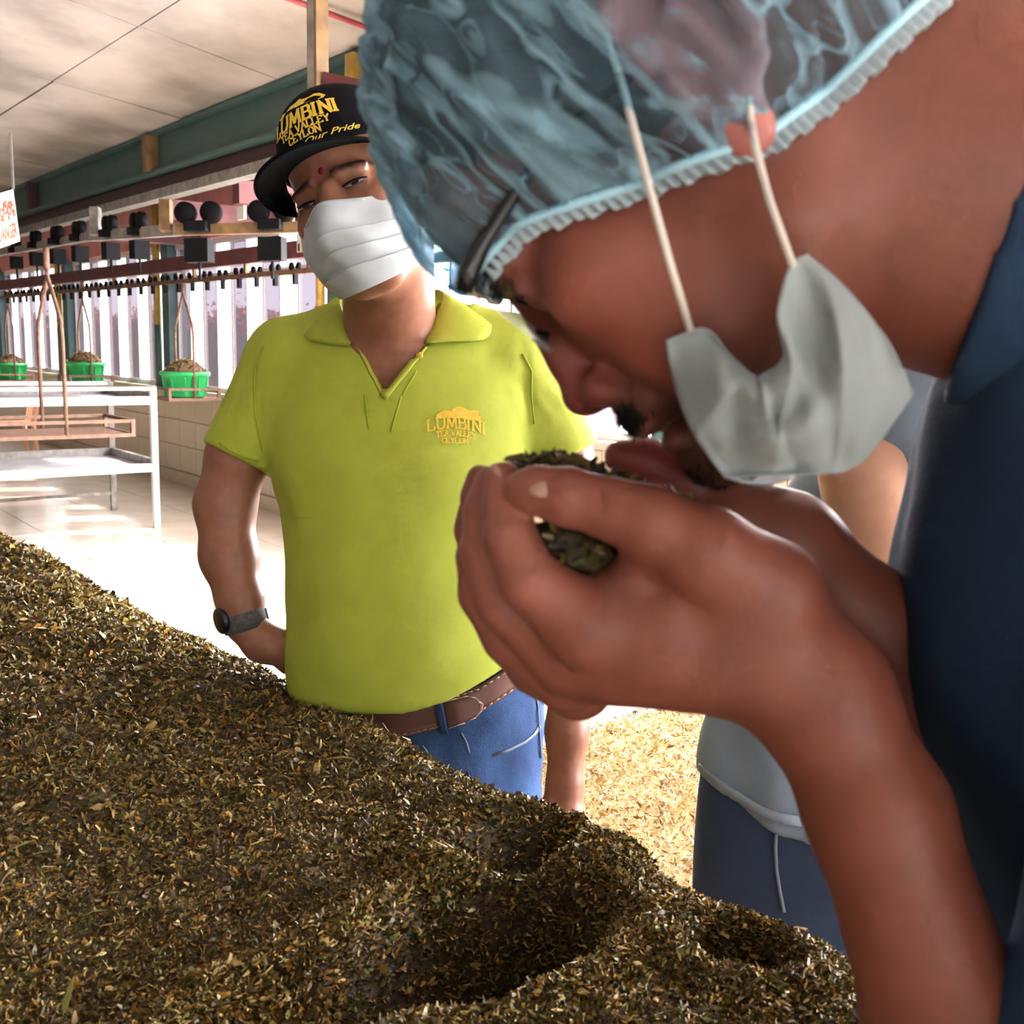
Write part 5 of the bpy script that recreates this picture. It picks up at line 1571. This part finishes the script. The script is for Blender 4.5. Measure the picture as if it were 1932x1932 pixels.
def arc_place(cx, cy, half_w, h, sag, slope, bv, lift):
    def f(u, v, wid):
        t = u / wid * 2 - 1
        x = cx + half_w * t - slope * v * h; y = cy + sag * t * t + slope * half_w * t - v * h
        return drop(bv, x, y, lift)
    return f
lay_text('LUMBINI', arc_place(861, 808, 55, 21, 9, .045, bvS, .0012), 21, 0, logo, 'lettering', M_gold)
lay_text('TEA VALLEY', arc_place(860, 822, 37, 10.5, 5, .05, bvS, .0012), 11, 0, logo, 'lettering', M_gold, .2)
lay_text('CEYLON', arc_place(858, 836, 25, 10, 1, .03, bvS, .0012), 11, 0, logo, 'lettering', M_gold, .2)
# crest: a banner shape with a domed middle
cr_out = [(823, 783), (836, 775), (838, 773), (850, 776), (856, 770), (866, 767), (876, 770), (884, 775), (893, 774), (903, 775), (902, 784), (908, 786), (907, 795), (897, 793), (884, 793), (868, 789), (850, 789), (838, 789), (824, 791)]
cen = drop(bvS, 866, 782, .0014)
pts = [drop(bvS, x, y, .0012) for x, y in cr_out]
MB().add(pts + [cen], [(i, (i + 1) % len(pts), len(pts)) for i in range(len(pts))]).build('crest', M_gold, logo)

# ---- belt and jeans
S = Sdf(DB, (-480, 180, -60), (170, 1010, 480), 7.0)
M_denim = mat('blue_denim', (.012, .036, .115), .8, (.045, .105, .26), 16, 8, .5, 900, contrast=(.36, .68), spec=.2, stretch=(1, 1, .45))
S.loft([(1190, 545, 1020, 215, 150), (1280, 548, 1024, 216, 148), (1380, 550, 1027, 218, 145), (1480, 560, 1022, 222, 140), (1620, 570, 1010, 226, 132)], 10)
S.chain([(690, 1600, 232, 108), (690, 1900, 250, 92)], 30); S.chain([(890, 1600, 232, 108), (890, 1900, 250, 92)], 30)
S.field(lambda X, Y, Zc: 1.6 * np.sin(X * .05 + Y * .03) * np.cos(Y * .06 - X * .02))
S.clip(lambda X, Y, Zc: np.broadcast_to(np.interp(X + 966, [500, 760, 850, 985, 1060], [1310, 1322, 1300, 1232, 1205]) - (Y + 966) + 0 * Zc, S.D.shape))
jeans = S.build('jeans', M_denim, B_root, None, 1)
bvJ = bvh_of(jeans)
M_belt = mat('brown_belt', (.17, .085, .075), .32, (.13, .065, .058), 20)
M_stitch = mat('belt_stitch', (.50, .36, .30), .6)
M_jst = mat('jeans_stitch', (.17, .22, .31), .7)
def jstrip(top, bot, lift, name, matr, parent, thick=.003):
    rows = []
    for (a, b) in zip(top, bot):
        r = [drop(bvJ, a[0] + (b[0] - a[0]) * t, a[1] + (b[1] - a[1]) * t, lift) for t in np.linspace(0, 1, 5)]
        if any(h is None for h in r): continue
        rows.append(r)
    return grid_mesh(name, np.array(rows), thick, matr, parent) if len(rows) > 1 else None
xs = np.linspace(600, 1003, 34)
ty = np.interp(xs, [600, 700, 770, 832, 905, 985, 1010], [1328, 1336, 1332, 1318, 1293, 1242, 1226]); by = ty + np.interp(xs, [600, 840, 1010], [58, 54, 47])
belt = jstrip(list(zip(xs, ty)), list(zip(xs, by)), .003, 'belt', M_belt, B_root)
belt['label'] = 'stitched reddish brown leather belt'
strip_bv = bvJ
def jline(pts, w, lift, name, matr, parent):
    rows = []
    for k in range(len(pts)):
        a = np.array(pts[max(k - 1, 0)]); b = np.array(pts[min(k + 1, len(pts) - 1)]); t = (b - a) / np.linalg.norm(b - a); nr = np.array([-t[1], t[0]])
        r = [drop(bvJ, *(np.array(pts[k]) + nr * w / 2 * e), lift) for e in (-1, 1)]
        if any(h is None for h in r): continue
        rows.append(r)
    return grid_mesh(name, np.array(rows), .0006, matr, parent) if len(rows) > 1 else None
for off in (5, -5):
    pts = list(zip(xs, (ty + 5) if off > 0 else (by - 5)))
    for k in range(0, len(pts) - 1):
        p, q = np.array(pts[k]), np.array(pts[k + 1])
        jline([p + (q - p) * .1, p + (q - p) * .75], 1.8, .0055, 'stitch', M_stitch, belt)
tipx = [(838, 1322), (860, 1316), (880, 1311), (895, 1314), (908, 1325), (906, 1338), (895, 1352), (875, 1362), (846, 1372)]
tp_ = jstrip([(838, 1322), (862, 1315), (885, 1311), (900, 1318), (908, 1328)], [(846, 1372), (868, 1366), (890, 1354), (902, 1344), (907, 1333)], .0065, 'belt_tip', M_belt, belt)
if tp_: 
    for k in range(len(tipx) - 1): jline([tipx[k], ((tipx[k][0] + tipx[k + 1][0]) / 2, (tipx[k][1] + tipx[k + 1][1]) / 2), tipx[k + 1]], 1.8, .0092, 'stitch', M_stitch, belt)
lp_ = jstrip(lin((818, 1312), (833, 1318), 4), lin((830, 1380), (846, 1384), 4), .0075, 'belt_loop', M_denim, jeans, .004)
jline([(870, 1382), (880, 1400), (886, 1420)], 3, .001, 'seam', M_jst, jeans)
jline([(930, 1425), (960, 1415), (990, 1400), (1008, 1385), (1018, 1370)], 5, .0012, 'pocket_seam', M_jst, jeans)
jline([(996, 1288), (1008, 1305), (1014, 1330), (1017, 1380), (1020, 1430)], 3, .0012, 'side_seam', mat('dark_seam', (.02, .03, .06), .8), jeans)
jline([(1004, 1230), (1012, 1245), (1016, 1262)], 12, .002, 'shirt_tail', mat('white_lining', (.7, .68, .62), .7), jeans)

# ---- mask
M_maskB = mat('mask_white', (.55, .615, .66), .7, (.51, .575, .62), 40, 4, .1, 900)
edgeL = [(566, 412), (572, 450), (582, 490), (605, 525), (640, 552)]
rows = []
# the pleated sheet follows the face: author it in the head's frame
for v in np.linspace(0, 1, 110):
    row = []
    for u in np.linspace(-1, 1, 50):
        top = 19 - 6 * math.exp(-(u / .38) ** 2) + 7 * abs(u) ** 1.5
        bot = 113 - 11 * u * u
        d = top + (bot - top) * v
        r = u * (67 - 7 * v * v + 6 * math.sin(math.pi * v))
        prof = 74 + 17 * math.exp(-(u / .36) ** 2) * math.exp(-((v - .25) / .35) ** 2) - 14 * v * v + 4 * math.sin(math.pi * v)
        f = prof - (u * u) * (44 + 10 * v) - .0
        pl = sum(5.0 * (1 - t_) for t_ in [(v - c_ - .03 * u * u) / .18 for c_ in (.34, .54, .74)] if 0 <= t_ < 1) * (1 - u ** 4)
        f += pl + 2.4 * math.sin(7 * u + 9 * v) * v * (1 - v) * 3 + 1.3 * math.sin(11 * u - 6 * v) * math.sin(math.pi * v)
        row.append(HBW(r, d, f + 10))
    rows.append(row)
mkB = grid_mesh('face_mask', np.array(rows), .0008, M_maskB, B_root); mkB['label'] = 'white pleated surgical mask'
for s_ in (-1, 1):
    rr_ = lambda u, v: rows[int(v * 109)][0 if u < 0 else 49]
    MB().tube([rr_(s_, .04), HBW(70 * s_, 22, 6), HBW(81 * s_, -8, -18), HBW(86 * s_, 12, -30), HBW(78 * s_, 45, -14), HBW(64 * s_, 66, 14), rr_(s_, .93)], .0014, 8).build('ear_loop', mat('white_loop', (.75, .75, .74), .6), mkB, True)
MB().tube([np.array(rows[3][k]) + (HBW(0, 0, 1) - HBW(0, 0, 0)) * .8 for k in range(10, 40)], .0012, 6).build('nose_wire', M_maskB, mkB, True)

# ---- cap
M_cap = mat('black_cap_cloth', (.004, .004, .0055), .85, (.006, .006, .008), 60, 4, .3, 1500, spec=.06)
capo = empty('cap', HBW(0, -60, 0)); capo.parent = B_root; capo.matrix_parent_inverse = Matrix.Translation(-B_root.location)
capo['label'] = 'black cap with gold embroidered lettering'
rows = []
for v in np.linspace(0, 1, 26):               # crown: from the band to the top button
    row = []
    a_ = v * math.pi / 2
    for w_ in np.linspace(0, 2 * math.pi, 64, endpoint=False):
        cs, sn = math.cos(w_), math.sin(w_)   # sn = 1 is the front
        tall = 1 + .10 * max(sn, 0)
        ca = math.cos(a_) ** .62; sa = math.sin(a_)
        r = 80 * cs * ca; f = -24 + (100 if sn > 0 else 98) * sn * ca
        d = -42 - 4 * sn - (73 * tall) * sa + 7 * (1 - sa) * max(-sn, 0) * 2
        rib = .8 * math.cos(6 * w_) * ca
        row.append(HBW(r * (1 + rib / 80), d, f * (1 + rib / 100)))
    rows.append(row)
crown = grid_mesh('crown', np.array(rows), .002, M_cap, capo, closed_u=True)
rows = []
for v in np.linspace(0, 1, 12):               # brim: bows down at both sides
    row = []
    for u in np.linspace(-1, 1, 40):
        w_ = math.pi / 2 - u * 1.25
        cs, sn = math.cos(w_), math.sin(w_)
        r0_, f0_ = 80 * cs, -24 + 100 * sn
        out = 50 * (1 - u * u) ** .5 * v if abs(u) < 1 else 0
        r = r0_ + cs * out * .55 * 1; f = f0_ + out * (.55 + .45 * sn) * 1.15
        d = -42 + 15 * u * u * (1 + .5 * v) + 3 * v + 10 * v * u * u
        row.append(HBW(r * (1 + .06 * v), d, f))
    rows.append(row)
brim = grid_mesh('brim', np.array(rows), .0035, M_cap, capo)
MB().lathe([(0, .006), (.006, .004), (.008, 0)], HBW(0, -124, -24), 14, -(HBW(0, 1, 0) - HBW(0, 0, 0))).build('top_button', M_cap, capo, True)
bvC = bvh_of(crown)
def cap_place(half_w, d0, h, sag, off=0.0, shear=0.0):
    def f(u, v, wid):
        t = u / wid * 2 - 1
        ang = math.pi / 2 - (half_w * t + off + shear * v) / 92.0
        d = d0 + sag * t * t - v * h
        o_ = HBW(200 * math.cos(ang), d, -24 + 200 * math.sin(ang)); c_ = HBW(0, d, -24)
        hit, n_, _, _ = bvC.ray_cast(Vector(o_), Vector(c_ - o_).normalized())
        if hit is None: return None
        return np.array(hit) + (o_ - c_) / np.linalg.norm(o_ - c_) * .0028
    return f
lay_text('LUMBINI', cap_place(44, -80, 15, 4), 0, 0, capo, 'lettering', M_gold, .2)
lay_text('TEA VALLEY', cap_place(31, -70.5, 7.5, 2.5), 0, 0, capo, 'lettering', M_gold, .2)
lay_text('CEYLON', cap_place(20, -61.5, 7.5, 1), 0, 0, capo, 'lettering', M_gold, .2)
pl = cap_place(36, -97, .9, 0)
co = [(0, 0), (.08, 5), (.2, 4), (.3, 8), (.42, 9), (.5, 12), (.58, 9), (.7, 8), (.8, 10), (.9, 8), (1, 2), (.94, -1), (.8, 0), (.6, 2), (.4, 2), (.2, 0), (.05, -2)]
pts = [pl(x, y, 1) for x, y in co]; c_ = pl(.5, 4, 1)
if all(p is not None for p in pts):
    MB().add(pts + [c_], [(i, (i + 1) % len(pts), len(pts)) for i in range(len(pts))]).build('crest', M_gold, capo)
# cursive motto under the emblem
Vt, Ft = text_mesh('Our Tea Our Pride', 1.0, .45, .012)
mx_ = Vt[:, 0].max(); mp_ = cap_place(60, -53, 9, 2)
W_ = [mp_(x, y, mx_) for x, y, _ in Vt]
if all(p is not None for p in W_): link('motto', mesh_np('motto', W_, Ft), M_gold, capo)
# ---- watch
wa, wb = np.array(lw(452, 1130, 60, DB)), np.array(lw(466, 1182, 60, DB))
wc = lw(462, 1168, 60, DB); wd = (wb - wa) / np.linalg.norm(wb - wa)
wt = empty('wristwatch', wc); wt.parent = B_root; wt.matrix_parent_inverse = Matrix.Translation(-B_root.location)
wt['label'] = 'dark wristwatch with woven strap'
rw = 40 * UB
MB().lathe([(rw, -.016), (rw + .0028, -.015), (rw + .0028, .015), (rw, .016)], wc, 40, wd).build('strap', mat('watch_strap', (.05, .05, .05), .7, (.10, .10, .10), 250), wt, True)
side = np.cross(wd, FW); side /= np.linalg.norm(side)
fc = wc - RT * (rw + .004) * .80 - FW * (rw + .004) * .6
fo = -RT * .80 - FW * .6; fo -= wd * (fo @ wd); fo /= np.linalg.norm(fo)
MB().lathe([(0, -.004), (.017, -.004), (.019, -.002), (.019, .004), (.017, .006), (0, .006)], fc, 28, fo).build('case', mat('watch_case', (.03, .03, .035), .25, metal=.6), wt, True)
MB().bar(wc + RT * (rw + .003) - wd * .016, wc + RT * (rw + .003) + wd * .016, .004, .003, up=FW).build('buckle', M_black, wt)
# ---- legs down to the floor
fxB = -FW.copy(); fxB[2] = 0; fxB /= np.linalg.norm(fxB)
hl, hr2 = lw(700, 1650, 250, DB), lw(880, 1650, 250, DB)
legs(B_root, hl, hr2, np.array([hl[0] - .03, hl[1] + .04, 0]), np.array([hr2[0] + .03, hr2[1] + .02, 0]), .092, M_denim, M_shoe, fxB)

# ================================================================== the person behind, in a pale blue T-shirt and jeans
DC = 1.08
C_root = empty('person', np.append(lw(1560, 1600, 200, DC)[:2], 0.0), 'person in a pale blue T-shirt and dark jeans, half hidden behind the bending man', 'person')
S = Sdf(DC, (-200, -1000, -300), (1500, 900, 700), 12.0)
# arm hanging: shoulder, elbow, forearm, hand
S.chain([(1745, 785, 40, 80), (1634, 890, 45, 80), (1650, 960, 48, 80), (1668, 1100, 58, 68), (1690, 1180, 66, 64)], 40)
S.chain([(1690, 1180, 66, 64), (1760, 1380, 40, 58), (1830, 1560, 0, 54)], 40)
S.chain([(1830, 1560, 0, 54), (1860, 1640, -10, 58), (1875, 1690, -10, 50)], 30)
for dx in (-36, -12, 12, 34):
    S.chain([(1875 + dx, 1690, -10, 20), (1885 + dx, 1740, 0, 18), (1890 + dx, 1790, 14, 15)], 5)
S.chain([(1835, 1640, -30, 24), (1815, 1690, -50, 21), (1815, 1730, -58, 17)], 10)
# neck and head, above and behind the bending man
S.chain([(1800, 640, 220, 120), (1830, 470, 220, 112), (1840, 420, 215, 112)], 60)
S.ell((1850, 250, 210), (145, 200, 175), 60)
S.ell((1815, 330, 180), (105, 140, 110), 60)
S.chain([(1745, 290, 130, 14), (1728, 345, 120, 24)], 20)
S.ell((1960, 280, 200), (30, 60, 20), 12)
def skinC(V):
    x, y = S.img(V)
    c = np.tile(np.array([.50, .27, .18]), (len(V), 1))
    m = ((y < 200) | ((x > 1880) & (y < 330)))[:, None]
    return np.where(m, np.array([.02, .015, .012]), c)
M_skinC = mat_attr('skin_light', rough=.5, noise=.08, scale=40, bump=.1, bscale=600, spec=.35)
S.build('body', M_skinC, C_root, skinC, 2)
S = Sdf(DC, (330, -480, -150), (1500, 720, 720), 9.0)
S.loft([(560, 1760, 1900, 260, 90), (620, 1700, 2050, 260, 150), (700, 1640, 2150, 260, 190), (820, 1560, 2130, 255, 200), (950, 1480, 2060, 245, 205), (1100, 1420, 1980, 235, 205),
        (1250, 1360, 1920, 225, 205), (1400, 1325, 1880, 215, 205), (1480, 1318, 1870, 212, 205), (1600, 1330, 1860, 212, 205)], 40)
S.chain([(1835, 640, 60, 130), (1738, 812, 25, 108)], 40)
S.clip(lambda X, Y, Zc: np.broadcast_to((Y / 1.08 + 966) - np.interp(X / 1.08 + 966, [1300, 1320, 1400, 1460, 1520, 1600, 1900], [1440, 1462, 1520, 1555, 1562, 1560, 1550]) + 0 * Zc, S.D.shape))
S.field(lambda X, Y, Zc: 8.0 * np.sin((X * .6 + Y * .75) * .055 + 1.2 * np.sin(X * .02)) * (Y < 60) + 3.5 * np.sin(X * .06 + .7 * np.sin(Y * .02)) * (Y > 250))
M_tee = mat('pale_blue_jersey', (.23, .295, .375), .85, (.19, .25, .325), 14, 4, .2, 700)
tee = S.build('t_shirt', M_tee, C_root, None, 1)
bvT = bvh_of(tee)
hem = [(1325, 1450), (1360, 1480), (1400, 1505), (1440, 1530), (1475, 1543), (1510, 1548)]
rows = []
for x, y in hem:
    r = [drop(bvT, x + 3 * t, y + 10 * t, .002) for t in (-1, 0, 1)]
    if all(h is not None for h in r): rows.append(r)
if len(rows) > 1: grid_mesh('hem', np.array(rows), .003, mat('hem_band', (.27, .335, .41), .85), tee)
S = Sdf(DC, (320, 380, -60), (1150, 1250, 650), 14.0)
S.loft([(1380, 1335, 1870, 214, 190), (1500, 1318, 1880, 214, 196), (1650, 1308, 1880, 216, 196), (1800, 1310, 1870, 220, 190)], 10)
S.chain([(1460, 1800, 215, 135), (1460, 2050, 225, 118)], 40); S.chain([(1730, 1800, 225, 135), (1730, 2050, 235, 118)], 40)
M_denimC = mat('dark_denim', (.011, .026, .068), .8, (.026, .052, .115), 8, 6, .3, 800)
jc = S.build('jeans', M_denimC, C_root, None, 1)
bvJC = bvh_of(jc)
rows = []
for x, y in [(1466, 1560), (1464, 1600), (1466, 1640), (1472, 1680), (1480, 1720)]:
    r = [drop(bvJC, x + t, y, .002) for t in (-3, 3)]
    if all(h is not None for h in r): rows.append(r)
if len(rows) > 1: grid_mesh('side_seam', np.array(rows), .001, mat('pale_seam', (.22, .27, .36), .7), jc)
hl, hr2 = lw(1470, 2000, 225, DC), lw(1740, 2000, 235, DC)
legs(C_root, hl, hr2, np.array([hl[0], hl[1] + .03, 0]), np.array([hr2[0], hr2[1] + .03, 0]), .088, M_denimC, M_shoe, np.array([.8, -.6, 0]))
